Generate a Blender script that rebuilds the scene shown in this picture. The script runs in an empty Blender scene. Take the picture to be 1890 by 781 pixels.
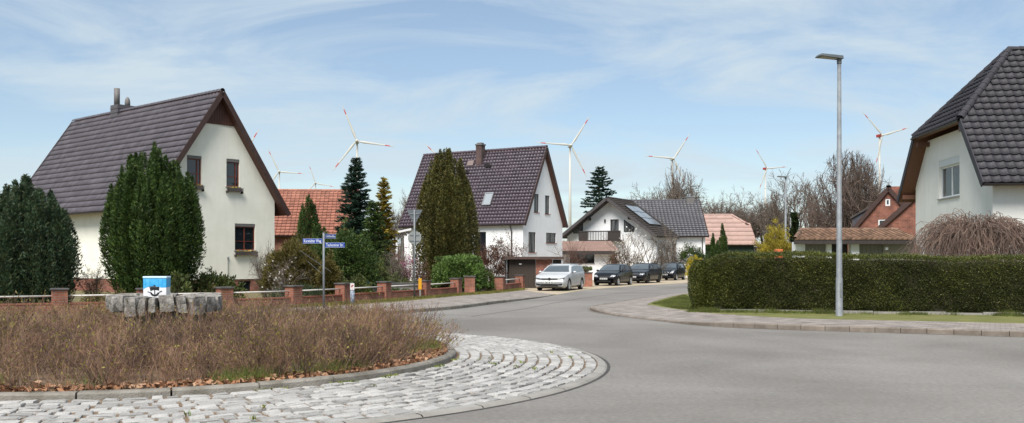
import bpy, bmesh, math, random
import numpy as np
from mathutils import Vector, Matrix, geometry
from mathutils.bvhtree import BVHTree

random.seed(11)
RNG = np.random.default_rng(11)
SC = bpy.context.scene
COL = SC.collection
R = math.radians

# ---------------------------------------------------------------- camera
EYE = 1.7
cam = bpy.data.cameras.new('camera')
cam.sensor_width = 36.0
cam.lens = 36.0 * 1750.0 / 1890.0
cam.shift_y = (480.0 - 390.5) / 1890.0
cam.clip_start = 0.1
cam.clip_end = 12000
camo = bpy.data.objects.new('camera', cam)
COL.objects.link(camo)
camo.location = (0, 0, EYE)
camo.rotation_euler = (R(90), 0, 0)
SC.camera = camo

# ---------------------------------------------------------------- sky, sun, exposure
SUN_EL, SUN_AZ = 54.0, 199.0          # azimuth clockwise from +Y (the view direction)
world = bpy.data.worlds.new('World')
SC.world = world
world.use_nodes = True
nt = world.node_tree
nt.nodes.clear()
def wn(t, **k):
    n = nt.nodes.new(t)
    for a, b in k.items():
        setattr(n, a, b)
    return n
sky = wn('ShaderNodeTexSky', sky_type='NISHITA', sun_disc=False)
sky.sun_elevation = R(SUN_EL)
sky.sun_rotation = R(SUN_AZ)
sky.air_density = 1.0
sky.dust_density = 0.25
sky.ozone_density = 2.0
tc = wn('ShaderNodeTexCoord')
sep = wn('ShaderNodeSeparateXYZ')
nt.links.new(tc.outputs['Generated'], sep.inputs[0])
zz = wn('ShaderNodeMath', operation='ADD'); zz.inputs[1].default_value = 0.22
zm = wn('ShaderNodeMath', operation='MAXIMUM'); zm.inputs[1].default_value = 0.0
nt.links.new(sep.outputs[2], zm.inputs[0]); nt.links.new(zm.outputs[0], zz.inputs[0])
dx = wn('ShaderNodeMath', operation='DIVIDE'); dy = wn('ShaderNodeMath', operation='DIVIDE')
nt.links.new(sep.outputs[0], dx.inputs[0]); nt.links.new(zz.outputs[0], dx.inputs[1])
nt.links.new(sep.outputs[1], dy.inputs[0]); nt.links.new(zz.outputs[0], dy.inputs[1])
cmb = wn('ShaderNodeCombineXYZ')
nt.links.new(dx.outputs[0], cmb.inputs[0]); nt.links.new(dy.outputs[0], cmb.inputs[1])
mp = wn('ShaderNodeMapping')
mp.inputs['Rotation'].default_value = (0, 0, R(40))
mp.inputs['Scale'].default_value = (0.85, 1.5, 1)
mp.inputs['Location'].default_value = (3.3, 1.7, 0)
nt.links.new(cmb.outputs[0], mp.inputs[0])
n1 = wn('ShaderNodeTexNoise'); n1.inputs['Scale'].default_value = 1.5
n1.inputs['Detail'].default_value = 9; n1.inputs['Roughness'].default_value = 0.6
n1.inputs['Distortion'].default_value = 0.7
nt.links.new(mp.outputs[0], n1.inputs[0])
rp = wn('ShaderNodeValToRGB')
rp.color_ramp.elements[0].position = 0.40; rp.color_ramp.elements[0].color = (0.2, 0.2, 0.2, 1)
rp.color_ramp.elements[1].position = 0.63; rp.color_ramp.elements[1].color = (0.93, 0.93, 0.93, 1)
nt.links.new(n1.outputs[0], rp.inputs[0])
mixc = wn('ShaderNodeMix', data_type='RGBA')
mixc.inputs[7].default_value = (4.95, 5.8, 6.35, 1)      # sunlit thin cirrus
nt.links.new(rp.outputs[0], mixc.inputs[0])
nt.links.new(sky.outputs[0], mixc.inputs[6])
bg = wn('ShaderNodeBackground'); bg.inputs[1].default_value = 0.102
nt.links.new(mixc.outputs[2], bg.inputs[0])
wo = wn('ShaderNodeOutputWorld')
nt.links.new(bg.outputs[0], wo.inputs[0])

sl = bpy.data.lights.new('sun', 'SUN')
sl.energy = 4.7
sl.angle = R(34)
sl.color = (1.0, 0.955, 0.89)
so = bpy.data.objects.new('sun', sl)
COL.objects.link(so)
sd = Vector((math.sin(R(SUN_AZ)) * math.cos(R(SUN_EL)), math.cos(R(SUN_AZ)) * math.cos(R(SUN_EL)), math.sin(R(SUN_EL))))
so.rotation_euler = sd.to_track_quat('Z', 'Y').to_euler()
so.location = sd * 60

SC.view_settings.view_transform = 'Standard'
SC.view_settings.look = 'None'
SC.view_settings.gamma = 1.0
SC.view_settings.exposure = 0.36
SC.view_settings.use_curve_mapping = False
SC.cycles.max_bounces = 6
SC.cycles.transparent_max_bounces = 8

# ---------------------------------------------------------------- materials
MATS = {}
def L(h):                                  # sRGB 0-255 -> linear
    return tuple(((c / 255.0) / 12.92 if c / 255.0 <= 0.04045 else ((c / 255.0 + 0.055) / 1.055) ** 2.4) for c in h)
def mat(name, c1, c2=None, c3=None, scale=4.0, rough=0.8, bump=0.0, bscale=None, metal=0.0, spec=0.4, detail=6,
        island=0.0, icols=None, transl=0.0, stretch=(1, 1, 1), coat=0.0, dist=0.0, objrand=0.0, speck=None, streak=0.0):
    """procedural material: noise between colours, fine bump, optional per-piece colour spread"""
    if name in MATS:
        return MATS[name]
    m = bpy.data.materials.new(name)
    m.use_nodes = True
    t = m.node_tree
    b = t.nodes['Principled BSDF']
    out = t.nodes['Material Output']
    b.inputs['Roughness'].default_value = rough
    b.inputs['Metallic'].default_value = metal
    b.inputs['Specular IOR Level'].default_value = spec
    if coat:
        b.inputs['Coat Weight'].default_value = coat
        b.inputs['Coat Roughness'].default_value = 0.04
    def N(ty, **k):
        n = t.nodes.new(ty)
        for a, v in k.items():
            setattr(n, a, v)
        return n
    tcn = N('ShaderNodeTexCoord')
    mpn = N('ShaderNodeMapping'); mpn.inputs['Scale'].default_value = stretch
    t.links.new(tcn.outputs['Object'], mpn.inputs[0])
    col = None
    if icols:
        g = N('ShaderNodeNewGeometry')
        ra = N('ShaderNodeValToRGB')
        els = ra.color_ramp.elements
        for i, c in enumerate(icols):
            p = i / max(1, len(icols) - 1)
            if i < 2:
                e = els[i]; e.position = 0.0 if i == 0 else 1.0
            else:
                e = els.new(p)
        for i, c in enumerate(icols):
            pass
        while len(els) > len(icols):
            els.remove(els[-1])
        for i, c in enumerate(icols):
            els[i].position = i / max(1, len(icols) - 1)
        for i, c in enumerate(icols):
            els[i].color = (*c, 1)
        t.links.new(g.outputs['Random Per Island'], ra.inputs[0])
        col = ra.outputs[0]
        if c2:
            nz = N('ShaderNodeTexNoise'); nz.inputs['Scale'].default_value = scale; nz.inputs['Detail'].default_value = 3
            t.links.new(mpn.outputs[0], nz.inputs[0])
            rr = N('ShaderNodeValToRGB'); rr.color_ramp.elements[0].position = .38; rr.color_ramp.elements[1].position = .62
            rr.color_ramp.elements[0].color = (*c1, 1); rr.color_ramp.elements[1].color = (*c2, 1)
            t.links.new(nz.outputs[0], rr.inputs[0])
            mx = N('ShaderNodeMix', data_type='RGBA', blend_type='MULTIPLY'); mx.inputs[0].default_value = 1
            t.links.new(col, mx.inputs[6]); t.links.new(rr.outputs[0], mx.inputs[7])
            col = mx.outputs[2]
    elif c2:
        nz = N('ShaderNodeTexNoise'); nz.inputs['Scale'].default_value = scale; nz.inputs['Detail'].default_value = detail
        nz.inputs['Roughness'].default_value = 0.62; nz.inputs['Distortion'].default_value = dist
        t.links.new(mpn.outputs[0], nz.inputs[0])
        rr = N('ShaderNodeValToRGB')
        rr.color_ramp.elements[0].position = .34; rr.color_ramp.elements[1].position = .66
        rr.color_ramp.elements[0].color = (*c1, 1); rr.color_ramp.elements[1].color = (*c2, 1)
        if c3:
            e = rr.color_ramp.elements.new(0.5); e.color = (*c3, 1)
        t.links.new(nz.outputs[0], rr.inputs[0])
        col = rr.outputs[0]
    if speck and col is not None:
        ns = N('ShaderNodeTexNoise'); ns.inputs['Scale'].default_value = speck[0]; ns.inputs['Detail'].default_value = 4; ns.inputs['Roughness'].default_value = .75
        t.links.new(tcn.outputs['Object'], ns.inputs[0])
        mrs = N('ShaderNodeMapRange'); mrs.inputs[1].default_value = .3; mrs.inputs[2].default_value = .7
        mrs.inputs[3].default_value = 1 - speck[1]; mrs.inputs[4].default_value = 1 + speck[1]
        t.links.new(ns.outputs[0], mrs.inputs[0])
        mxs = N('ShaderNodeMix', data_type='RGBA', blend_type='MULTIPLY'); mxs.inputs[0].default_value = 1
        t.links.new(col, mxs.inputs[6]); t.links.new(mrs.outputs[0], mxs.inputs[7])
        col = mxs.outputs[2]
    if streak and col is not None:
        mq = N('ShaderNodeMapping'); mq.inputs['Scale'].default_value = (1.7, 1.7, .13)
        t.links.new(tcn.outputs['Object'], mq.inputs[0])
        ns = N('ShaderNodeTexNoise'); ns.inputs['Scale'].default_value = 2.2; ns.inputs['Detail'].default_value = 7; ns.inputs['Roughness'].default_value = .65
        t.links.new(mq.outputs[0], ns.inputs[0])
        mrs = N('ShaderNodeMapRange'); mrs.inputs[1].default_value = .42; mrs.inputs[2].default_value = .72
        mrs.inputs[3].default_value = 1.0; mrs.inputs[4].default_value = 1 - streak
        t.links.new(ns.outputs[0], mrs.inputs[0])
        mxs = N('ShaderNodeMix', data_type='RGBA', blend_type='MULTIPLY'); mxs.inputs[0].default_value = 1
        t.links.new(col, mxs.inputs[6]); t.links.new(mrs.outputs[0], mxs.inputs[7])
        col = mxs.outputs[2]
    if island or objrand:
        hv = N('ShaderNodeHueSaturation')
        if objrand:
            g = N('ShaderNodeObjectInfo'); src = g.outputs['Random']; amt = objrand
        else:
            g = N('ShaderNodeNewGeometry'); src = g.outputs['Random Per Island']; amt = island
        ma = N('ShaderNodeMapRange'); ma.inputs[3].default_value = 1 - amt; ma.inputs[4].default_value = 1 + amt
        t.links.new(src, ma.inputs[0]); t.links.new(ma.outputs[0], hv.inputs['Value'])
        if col is None:
            hv.inputs['Color'].default_value = (*c1, 1)
        else:
            t.links.new(col, hv.inputs['Color'])
        col = hv.outputs[0]
    if col is None:
        b.inputs['Base Color'].default_value = (*c1, 1)
    else:
        t.links.new(col, b.inputs['Base Color'])
    if bump:
        nb = N('ShaderNodeTexNoise'); nb.inputs['Scale'].default_value = bscale or scale * 6
        nb.inputs['Detail'].default_value = 5
        t.links.new(mpn.outputs[0], nb.inputs[0])
        bu = N('ShaderNodeBump'); bu.inputs['Strength'].default_value = bump; bu.inputs['Distance'].default_value = 0.03
        t.links.new(nb.outputs[0], bu.inputs['Height'])
        t.links.new(bu.outputs[0], b.inputs['Normal'])
    if transl:
        tr = N('ShaderNodeBsdfTranslucent')
        ms = N('ShaderNodeMixShader'); ms.inputs[0].default_value = transl
        if col is None:
            tr.inputs[0].default_value = (*c1, 1)
        else:
            t.links.new(col, tr.inputs[0])
        t.links.new(b.outputs[0], ms.inputs[1]); t.links.new(tr.outputs[0], ms.inputs[2])
        t.links.new(ms.outputs[0], out.inputs[0])
    MATS[name] = m
    return m

def brick_mat(name, c1, c2, mortar, bw=0.25, rh=0.08, bias=0.0):
    if name in MATS:
        return MATS[name]
    m = bpy.data.materials.new(name); m.use_nodes = True
    t = m.node_tree; b = t.nodes['Principled BSDF']; b.inputs['Roughness'].default_value = 0.9
    tcn = t.nodes.new('ShaderNodeTexCoord'); s = t.nodes.new('ShaderNodeSeparateXYZ')
    t.links.new(tcn.outputs['Object'], s.inputs[0])
    a = t.nodes.new('ShaderNodeMath'); a.operation = 'ADD'
    t.links.new(s.outputs[0], a.inputs[0]); t.links.new(s.outputs[1], a.inputs[1])
    c = t.nodes.new('ShaderNodeCombineXYZ'); t.links.new(a.outputs[0], c.inputs[0]); t.links.new(s.outputs[2], c.inputs[1])
    br = t.nodes.new('ShaderNodeTexBrick')
    br.inputs['Scale'].default_value = 1; br.inputs['Brick Width'].default_value = bw; br.inputs['Row Height'].default_value = rh
    br.inputs['Mortar Size'].default_value = 0.008; br.inputs['Bias'].default_value = bias
    br.inputs['Color1'].default_value = (*c1, 1); br.inputs['Color2'].default_value = (*c2, 1); br.inputs['Mortar'].default_value = (*mortar, 1)
    t.links.new(c.outputs[0], br.inputs[0])
    nz = t.nodes.new('ShaderNodeTexNoise'); nz.inputs['Scale'].default_value = 2.2; nz.inputs['Detail'].default_value = 7
    t.links.new(tcn.outputs['Object'], nz.inputs[0])
    mr = t.nodes.new('ShaderNodeMapRange'); mr.inputs[1].default_value = .3; mr.inputs[2].default_value = .7
    mr.inputs[3].default_value = .6; mr.inputs[4].default_value = 1.25
    t.links.new(nz.outputs[0], mr.inputs[0])
    mx = t.nodes.new('ShaderNodeMix'); mx.data_type = 'RGBA'; mx.blend_type = 'MULTIPLY'; mx.inputs[0].default_value = 1
    t.links.new(br.outputs[0], mx.inputs[6]); t.links.new(mr.outputs[0], mx.inputs[7])
    t.links.new(mx.outputs[2], b.inputs['Base Color'])
    bu = t.nodes.new('ShaderNodeBump'); bu.inputs['Strength'].default_value = .5; bu.inputs['Distance'].default_value = .01; bu.invert = True
    t.links.new(br.outputs['Fac'], bu.inputs['Height']); t.links.new(bu.outputs[0], b.inputs['Normal'])
    MATS[name] = m
    return m

# ---------------------------------------------------------------- mesh helpers
def at(px, Y):
    """metres right of the view axis for something seen in column px and standing Y metres away"""
    return (px - 945.0) / 1750.0 * Y
def tag(o, label=None, cat=None, group=None, kind=None):
    if label: o['label'] = label
    if cat: o['category'] = cat
    if group: o['group'] = group
    if kind: o['kind'] = kind
    return o
def link(o, parent=None):
    COL.objects.link(o)
    if parent is not None:
        o.parent = parent
    return o
def empty(name, loc=(0, 0, 0), rz=0.0, label=None, cat=None, group=None, kind=None):
    o = bpy.data.objects.new(name, None)
    o.empty_display_size = 0.2
    link(o); o.location = loc; o.rotation_euler = (0, 0, rz)
    return tag(o, label, cat, group, kind)
def mesh_obj(name, me, parent=None, loc=None, rot=None, scale=None):
    o = bpy.data.objects.new(name, me)
    link(o, parent)
    if loc is not None: o.location = loc
    if rot is not None: o.rotation_euler = rot
    if scale is not None: o.scale = scale
    return o
def np_mesh(name, V, F, mats, smooth=False, midx=None):
    """V (n,3), F (m,k) constant polygon size"""
    V = np.asarray(V, np.float32); F = np.asarray(F, np.int32)
    me = bpy.data.meshes.new(name)
    n, k = F.shape
    me.vertices.add(len(V)); me.vertices.foreach_set('co', V.ravel())
    me.loops.add(n * k); me.loops.foreach_set('vertex_index', F.ravel())
    me.polygons.add(n)
    me.polygons.foreach_set('loop_start', np.arange(0, n * k, k, dtype=np.int32))
    if smooth:
        me.polygons.foreach_set('use_smooth', np.ones(n, bool))
    for m in (mats if isinstance(mats, (list, tuple)) else [mats]):
        me.materials.append(m)
    if midx is not None:
        me.polygons.foreach_set('material_index', np.asarray(midx, np.int32))
    me.update(calc_edges=True)
    me.validate()
    return me
def basis(d):
    """orthonormal side vectors for direction array d (n,3)"""
    d = d / np.maximum(np.linalg.norm(d, axis=1, keepdims=True), 1e-9)
    ref = np.where(np.abs(d[:, 2:3]) > 0.9, np.array([[1., 0, 0]]), np.array([[0, 0, 1.]]))
    a = np.cross(d, ref); a /= np.maximum(np.linalg.norm(a, axis=1, keepdims=True), 1e-9)
    return d, a, np.cross(d, a)
def segs_VF(P0, P1, r0, r1, k=3):
    P0 = np.asarray(P0, float); P1 = np.asarray(P1, float)
    r0 = np.asarray(r0, float)[:, None, None]; r1 = np.asarray(r1, float)[:, None, None]
    n = len(P0)
    d, a, b = basis(P1 - P0)
    th = np.arange(k) * 2 * math.pi / k
    ring = a[:, None, :] * np.cos(th)[None, :, None] + b[:, None, :] * np.sin(th)[None, :, None]
    V = np.concatenate([P0[:, None, :] + ring * r0, P1[:, None, :] + ring * r1], axis=1).reshape(-1, 3)
    i = np.arange(k); j = (i + 1) % k
    f = np.stack([i, j, j + k, i + k], 1)
    F = (f[None] + (np.arange(n) * 2 * k)[:, None, None]).reshape(-1, 4)
    return V, F
def leaf_VF(C, A, B):
    """rhombic leaves: centre C, long half-axis A, short half-axis B"""
    n = len(C)
    V = np.stack([C - A, C + B - A * .1, C + A, C - B - A * .1], 1).reshape(-1, 3)
    F = np.arange(n * 4).reshape(-1, 4)
    return V, F
def rand_unit(n, rng=RNG):
    v = rng.normal(size=(n, 3)); return v / np.linalg.norm(v, axis=1, keepdims=True)
def leaves(C, D, ln, wd, jit=0.6, rng=RNG):
    """leaves at C pointing roughly along D"""
    n = len(C)
    D = D / np.maximum(np.linalg.norm(D, axis=1, keepdims=True), 1e-9) + rand_unit(n, rng) * jit
    D /= np.maximum(np.linalg.norm(D, axis=1, keepdims=True), 1e-9)
    s = np.cross(D, rand_unit(n, rng)); s /= np.maximum(np.linalg.norm(s, axis=1, keepdims=True), 1e-9)
    k = rng.uniform(.65, 1.3, (n, 1))
    return leaf_VF(C, D * ln * k * .5, s * wd * k * .5)
def cat_VF(lst):
    V = []; F = []; o = 0
    for v, f in lst:
        V.append(v); F.append(f + o); o += len(v)
    return np.concatenate(V), np.concatenate(F)

class MB:
    """collects simple solids and builds one mesh"""
    def __init__(s):
        s.v = []; s.f = []; s.m = []
    def add(s, vs, fs, mi=0):
        o = len(s.v); s.v += [tuple(p) for p in vs]
        for f in fs:
            s.f.append(tuple(i + o for i in f)); s.m.append(mi)
        return s
    def box(s, x0, y0, z0, x1, y1, z1, mi=0, M=None):
        vs = [Vector(p) for p in ((x0, y0, z0), (x1, y0, z0), (x1, y1, z0), (x0, y1, z0), (x0, y0, z1), (x1, y0, z1), (x1, y1, z1), (x0, y1, z1))]
        if M is not None: vs = [M @ p for p in vs]
        return s.add(vs, [(3, 2, 1, 0), (4, 5, 6, 7), (0, 1, 5, 4), (1, 2, 6, 5), (2, 3, 7, 6), (3, 0, 4, 7)], mi)
    def prism(s, poly, z0, z1, mi=0, M=None):
        n = len(poly)
        vs = [Vector((p[0], p[1], z0)) for p in poly] + [Vector((p[0], p[1], z1)) for p in poly]
        if M is not None: vs = [M @ p for p in vs]
        fs = [tuple(range(n - 1, -1, -1)), tuple(range(n, 2 * n))] + [(i, (i + 1) % n, (i + 1) % n + n, i + n) for i in range(n)]
        return s.add(vs, fs, mi)
    def tube(s, pts, rad, k=8, mi=0, caps=True):
        pts = [Vector(p) for p in pts]
        if not isinstance(rad, (list, tuple)): rad = [rad] * len(pts)
        rings = []
        up = None
        for i, p in enumerate(pts):
            d = (pts[min(i + 1, len(pts) - 1)] - pts[max(i - 1, 0)]).normalized()
            if up is None:
                up = Vector((1, 0, 0)) if abs(d.z) > .9 else Vector((0, 0, 1))
            a = d.cross(up)
            if a.length < 1e-4:
                a = d.cross(Vector((0, 1, 0)))
            a.normalize(); b = d.cross(a)
            rings.append([p + (a * math.cos(t * 2 * math.pi / k) + b * math.sin(t * 2 * math.pi / k)) * rad[i] for t in range(k)])
        vs = [q for r in rings for q in r]
        fs = []
        for i in range(len(pts) - 1):
            for j in range(k):
                fs.append((i * k + j, i * k + (j + 1) % k, (i + 1) * k + (j + 1) % k, (i + 1) * k + j))
        if caps:
            fs.append(tuple(range(k))); fs.append(tuple((len(pts) - 1) * k + j for j in range(k - 1, -1, -1)))
        return s.add(vs, fs, mi)
    def lathe(s, prof, k=16, mi=0, M=None):
        vs = []; fs = []
        for (r, z) in prof:
            for j in range(k):
                a = 2 * math.pi * j / k
                p = Vector((r * math.cos(a), r * math.sin(a), z))
                vs.append(M @ p if M is not None else p)
        for i in range(len(prof) - 1):
            for j in range(k):
                fs.append((i * k + j, i * k + (j + 1) % k, (i + 1) * k + (j + 1) % k, (i + 1) * k + j))
        return s.add(vs, fs, mi)
    def mesh(s, name, mats, smooth=False, fix=True):
        me = bpy.data.meshes.new(name)
        me.from_pydata(s.v, [], s.f)
        for m in (mats if isinstance(mats, (list, tuple)) else [mats]):
            me.materials.append(m)
        me.polygons.foreach_set('material_index', s.m)
        if smooth:
            me.polygons.foreach_set('use_smooth', [True] * len(s.f))
        if fix:
            bm = bmesh.new(); bm.from_mesh(me); bmesh.ops.recalc_face_normals(bm, faces=bm.faces); bm.to_mesh(me); bm.free()
        me.update()
        return me
    def build(s, name, mats, parent=None, smooth=False, loc=None, rot=None):
        return mesh_obj(name, s.mesh(name, mats, smooth), parent, loc, rot)
def bevel(o, w=0.01, seg=1):
    m = o.modifiers.new('bevel', 'BEVEL'); m.width = w; m.segments = seg; m.limit_method = 'ANGLE'
    return o
def copy_tree(o, parent=None):
    c = o.copy(); COL.objects.link(c)
    if parent is not None: c.parent = parent
    for ch in o.children:
        copy_tree(ch, c)
    return c
def text_mesh(body, size, m):
    cu = bpy.data.curves.new('lettering', 'FONT'); cu.body = body; cu.size = size; cu.align_x = 'CENTER'; cu.align_y = 'CENTER'
    cu.extrude = 0.002; cu.resolution_u = 3
    o = bpy.data.objects.new('lettering', cu); COL.objects.link(o)
    bpy.context.view_layer.update()
    me = bpy.data.meshes.new_from_object(o.evaluated_get(bpy.context.evaluated_depsgraph_get()))
    bpy.data.objects.remove(o); bpy.data.curves.remove(cu)
    me.materials.clear(); me.materials.append(m)
    return me
def flat_poly(name, pts, z, m, parent=None, kind='structure', lift=None):
    """horizontal sheet"""
    vs = [Vector((x, y, 0)) for x, y in pts]
    tr = geometry.tessellate_polygon([vs])
    me = bpy.data.meshes.new(name)
    me.from_pydata([(x, y, z) for x, y in pts], [], [tuple(t) for t in tr])
    bm = bmesh.new(); bm.from_mesh(me)
    for f in bm.faces:
        f.normal_update()
        if f.normal.z < 0: f.normal_flip()
    bm.to_mesh(me); bm.free()
    me.materials.append(m)
    o = mesh_obj(name, me, parent)
    if kind: o['kind'] = kind
    return o
def slab(name, pts, z0, z1, m, parent=None, kind='structure'):
    """solid with a concave outline allowed"""
    vs = [Vector((x, y, 0)) for x, y in pts]
    tr = geometry.tessellate_polygon([vs])
    n = len(pts)
    me = bpy.data.meshes.new(name)
    fs = [tuple(i + n for i in t) for t in tr] + [(i, (i + 1) % n, (i + 1) % n + n, i + n) for i in range(n)]
    me.from_pydata([(x, y, z0) for x, y in pts] + [(x, y, z1) for x, y in pts], [], fs)
    bm = bmesh.new(); bm.from_mesh(me); bmesh.ops.recalc_face_normals(bm, faces=bm.faces)
    for f in bm.faces:
        if abs(f.normal.z) > .9 and f.normal.z < 0: f.normal_flip()
    bm.to_mesh(me); bm.free()
    me.materials.append(m)
    o = mesh_obj(name, me, parent)
    if kind: o['kind'] = kind
    return o
def smooth_line(pts, n=6, closed=False):
    """Catmull-Rom through points"""
    out = []
    m = len(pts)
    for i in range(m - 1):
        p0 = pts[max(i - 1, 0)]; p1 = pts[i]; p2 = pts[i + 1]; p3 = pts[min(i + 2, m - 1)]
        for k in range(n):
            t = k / n
            out.append(tuple(0.5 * ((2 * p1[a]) + (-p0[a] + p2[a]) * t + (2 * p0[a] - 5 * p1[a] + 4 * p2[a] - p3[a]) * t * t + (-p0[a] + 3 * p1[a] - 3 * p2[a] + p3[a]) * t ** 3) for a in range(2)))
    out.append(tuple(pts[-1]))
    return out
def offset_line(pts, d):
    """shift an open polyline sideways (left of its direction is positive)"""
    out = []
    for i in range(len(pts)):
        a = pts[max(i - 1, 0)]; b = pts[min(i + 1, len(pts) - 1)]
        tx, ty = b[0] - a[0], b[1] - a[1]; l = math.hypot(tx, ty)
        out.append((pts[i][0] - ty / l * d, pts[i][1] + tx / l * d))
    return out
def resample(pts, step):
    out = [Vector((*pts[0], 0))]; acc = 0
    res = [tuple(pts[0])]
    need = step
    for a, b in zip(pts[:-1], pts[1:]):
        a = Vector((*a, 0)); b = Vector((*b, 0)); l = (b - a).length; pos = 0
        while l - pos >= need:
            pos += need; q = a.lerp(b, pos / l); res.append((q.x, q.y)); need = step
        need -= (l - pos)
    return res
# ================================================================ THE SETTING
M_ground = mat('meadow_soil', L((96, 98, 58)), L((122, 110, 78)), scale=.35, rough=.95, bump=.5, bscale=8)
M_asphalt = mat('worn_asphalt', (.150, .139, .127), (.222, .209, .193), scale=.22, rough=.9, bump=.35, bscale=95, detail=12, spec=.25, speck=(14, .22), dist=.4)
M_paver = brick_mat('paver_paving', (.27, .235, .205), (.33, .29, .255), (.20, .175, .15), bw=.21, rh=.105)
M_kerb = mat('concrete_kerb', (.14, .112, .09), (.225, .19, .158), scale=3, rough=.9, bump=.4, bscale=60, objrand=.12)
M_kerbg = mat('mossy_kerb', (.15, .135, .11), (.27, .25, .22), scale=4, rough=.95, bump=.5, bscale=50, objrand=.12)
M_sand = mat('sandy_gravel', (.36, .29, .205), (.27, .245, .13), c3=(.40, .33, .25), scale=.55, rough=.95, bump=.5, bscale=30, detail=10)
M_lawn = mat('spring_lawn', (.10, .115, .025), (.17, .16, .055), scale=1.6, rough=.95, bump=.6, bscale=40, detail=8)
M_soil = mat('leafy_soil', (.10, .065, .04), (.17, .11, .07), scale=5, rough=.95, bump=.6, bscale=30)
M_bed = mat('joint_sand', (.13, .085, .05), (.20, .14, .09), scale=6, rough=.95, bump=.4, bscale=60)
M_cobble = mat('granite_cobble', (.265, .255, .24), (.40, .39, .375), scale=9, rough=.8, bump=.35, bscale=60, objrand=.26)
M_cobble2 = mat('granite_cobble_far', (.265, .255, .24), (.40, .39, .375), scale=9, rough=.8, bump=.35, bscale=60, island=.2)
M_conc = mat('pale_concrete', (.21, .195, .175), (.29, .275, .25), scale=2.5, rough=.9, bump=.3, bscale=40)
M_repair = mat('patched_asphalt', (.17, .165, .158), (.215, .208, .198), scale=.8, rough=.92, bump=.4, bscale=90, detail=9)

# pavement slabs get their paving pattern from flat coordinates
def paving_mat(name, c1, c2, mo, bw, rh, ang):
    m = brick_mat(name, c1, c2, mo, bw, rh)
    t = m.node_tree
    br = [n for n in t.nodes if n.type == 'TEX_BRICK'][0]
    tcn = [n for n in t.nodes if n.type == 'TEX_COORD'][0]
    mpn = t.nodes.new('ShaderNodeMapping'); mpn.inputs['Rotation'].default_value = (0, 0, ang)
    t.links.new(tcn.outputs['Object'], mpn.inputs[0]); t.links.new(mpn.outputs[0], br.inputs[0])
    return m
M_paving = paving_mat('small_paving_blocks', (.235, .203, .18), (.285, .25, .225), (.16, .135, .115), .22, .11, R(27))

g = MB().add([(-4500, -4500, -.008), (4500, -4500, -.008), (4500, 4500, -.008), (-4500, 4500, -.008)], [(0, 1, 2, 3)]).build('ground', M_ground)
tag(g, kind='structure')

KK = [(45, 3.6), (25, 13.9), (11.3, 20.9), (5.65, 23.8), (4.2, 26.3), (3.2, 29), (2.7, 31.2), (2.75, 33), (3.6, 36.3), (6.4, 43.75), (9, 49.6), (14, 57), (30, 71), (60, 85)]
BB = [(45, 7.6), (25, 17.9), (12.9, 23.9), (8.1, 25.9), (6.6, 27.6), (5.8, 29.0), (5.3, 31), (5.0, 33), (5.05, 35), (7.5, 43), (10.4, 49), (15.4, 56), (31, 69.5), (60, 83)]
HK = [.125, .125, .125, .12, .03, .03, .09, .10, .04, .025, .025, .025, .025, .025]
LK = [(2.2, 46.5), (1.1, 42), (-.67, 36.7), (-2.2, 32.3), (-4.5, 29.3), (-8, 27), (-14, 25), (-30, 22), (-60, 18)]
LB = [(0.6, 50), (-.83, 45.5), (-2.7, 41.3), (-4.2, 36.6), (-6.3, 32.8), (-9, 29.8), (-14, 27.2), (-30, 24), (-60, 20)]
HL = [.02, .07, .12, .12, .12, .12, .12, .12, .12]
kk = smooth_line(KK, 8); bb = smooth_line(BB, 8); lk = smooth_line(LK, 8); lb = smooth_line(LB, 8)
def interp_h(H, n=8):
    out = []
    for a, b in zip(H[:-1], H[1:]):
        out += [a + (b - a) * k / n for k in range(n)]
    return out + [H[-1]]
hk = interp_h(HK); hl = interp_h(HL)

road_pts = [(-70, -25), (70, -25), (70, -8)] + kk + [(60, 92), (30, 80), (12.5, 69), (8.5, 63), (4.2, 54)] + lk + [(-70, 16)]
flat_poly('road', road_pts, 0.0, M_asphalt)
# darker strip of asphalt along the outer lane of the junction and a patch
patch = smooth_line([(1.7, 13.0), (2.4, 16), (2.3, 19.6), (1.3, 23.5), (-.6, 27)], 6)
sand_pts = [(2.2, 46.5), (4.2, 54), (8.5, 63), (12.5, 69), (30, 80.2), (60, 92.2), (60, 104), (22, 96), (8, 92), (0, 78), (.3, 62), (.5, 54), (.6, 50)]
flat_poly('sand_verge', sand_pts, 0.006, M_sand)

def strip_mesh(name, front, back, hf, hb, m, skirt=True):
    vs = []; fs = []
    n = len(front)
    for i in range(n):
        vs += [(front[i][0], front[i][1], hf[i]), (back[i][0], back[i][1], hb if not isinstance(hb, list) else hb[i])]
    for i in range(n - 1):
        fs.append((2 * i, 2 * i + 1, 2 * i + 3, 2 * i + 2))
    o = MB().add(vs, fs)
    o = o.build(name, m)
    for f in o.data.polygons: pass
    bm = bmesh.new(); bm.from_mesh(o.data)
    for f in bm.faces:
        f.normal_update()
        if f.normal.z < 0: f.normal_flip()
    bm.to_mesh(o.data); bm.free()
    return tag(o, kind='structure')
kin = offset_line(kk, -.14)            # back of the kerb stones
lin = offset_line(lk, .14)
if (Vector(kin[20]) - Vector(bb[20])).length > (Vector(kk[20]) - Vector(bb[20])).length: kin = offset_line(kk, .14)
if (Vector(lin[20]) - Vector(lb[20])).length > (Vector(lk[20]) - Vector(lb[20])).length: lin = offset_line(lk, -.14)
strip_mesh('pavement', kin, bb, [h - .006 for h in hk], .10, M_paving)
strip_mesh('pavement', lin, lb, [h - .006 for h in hl], .10, M_paving)

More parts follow.
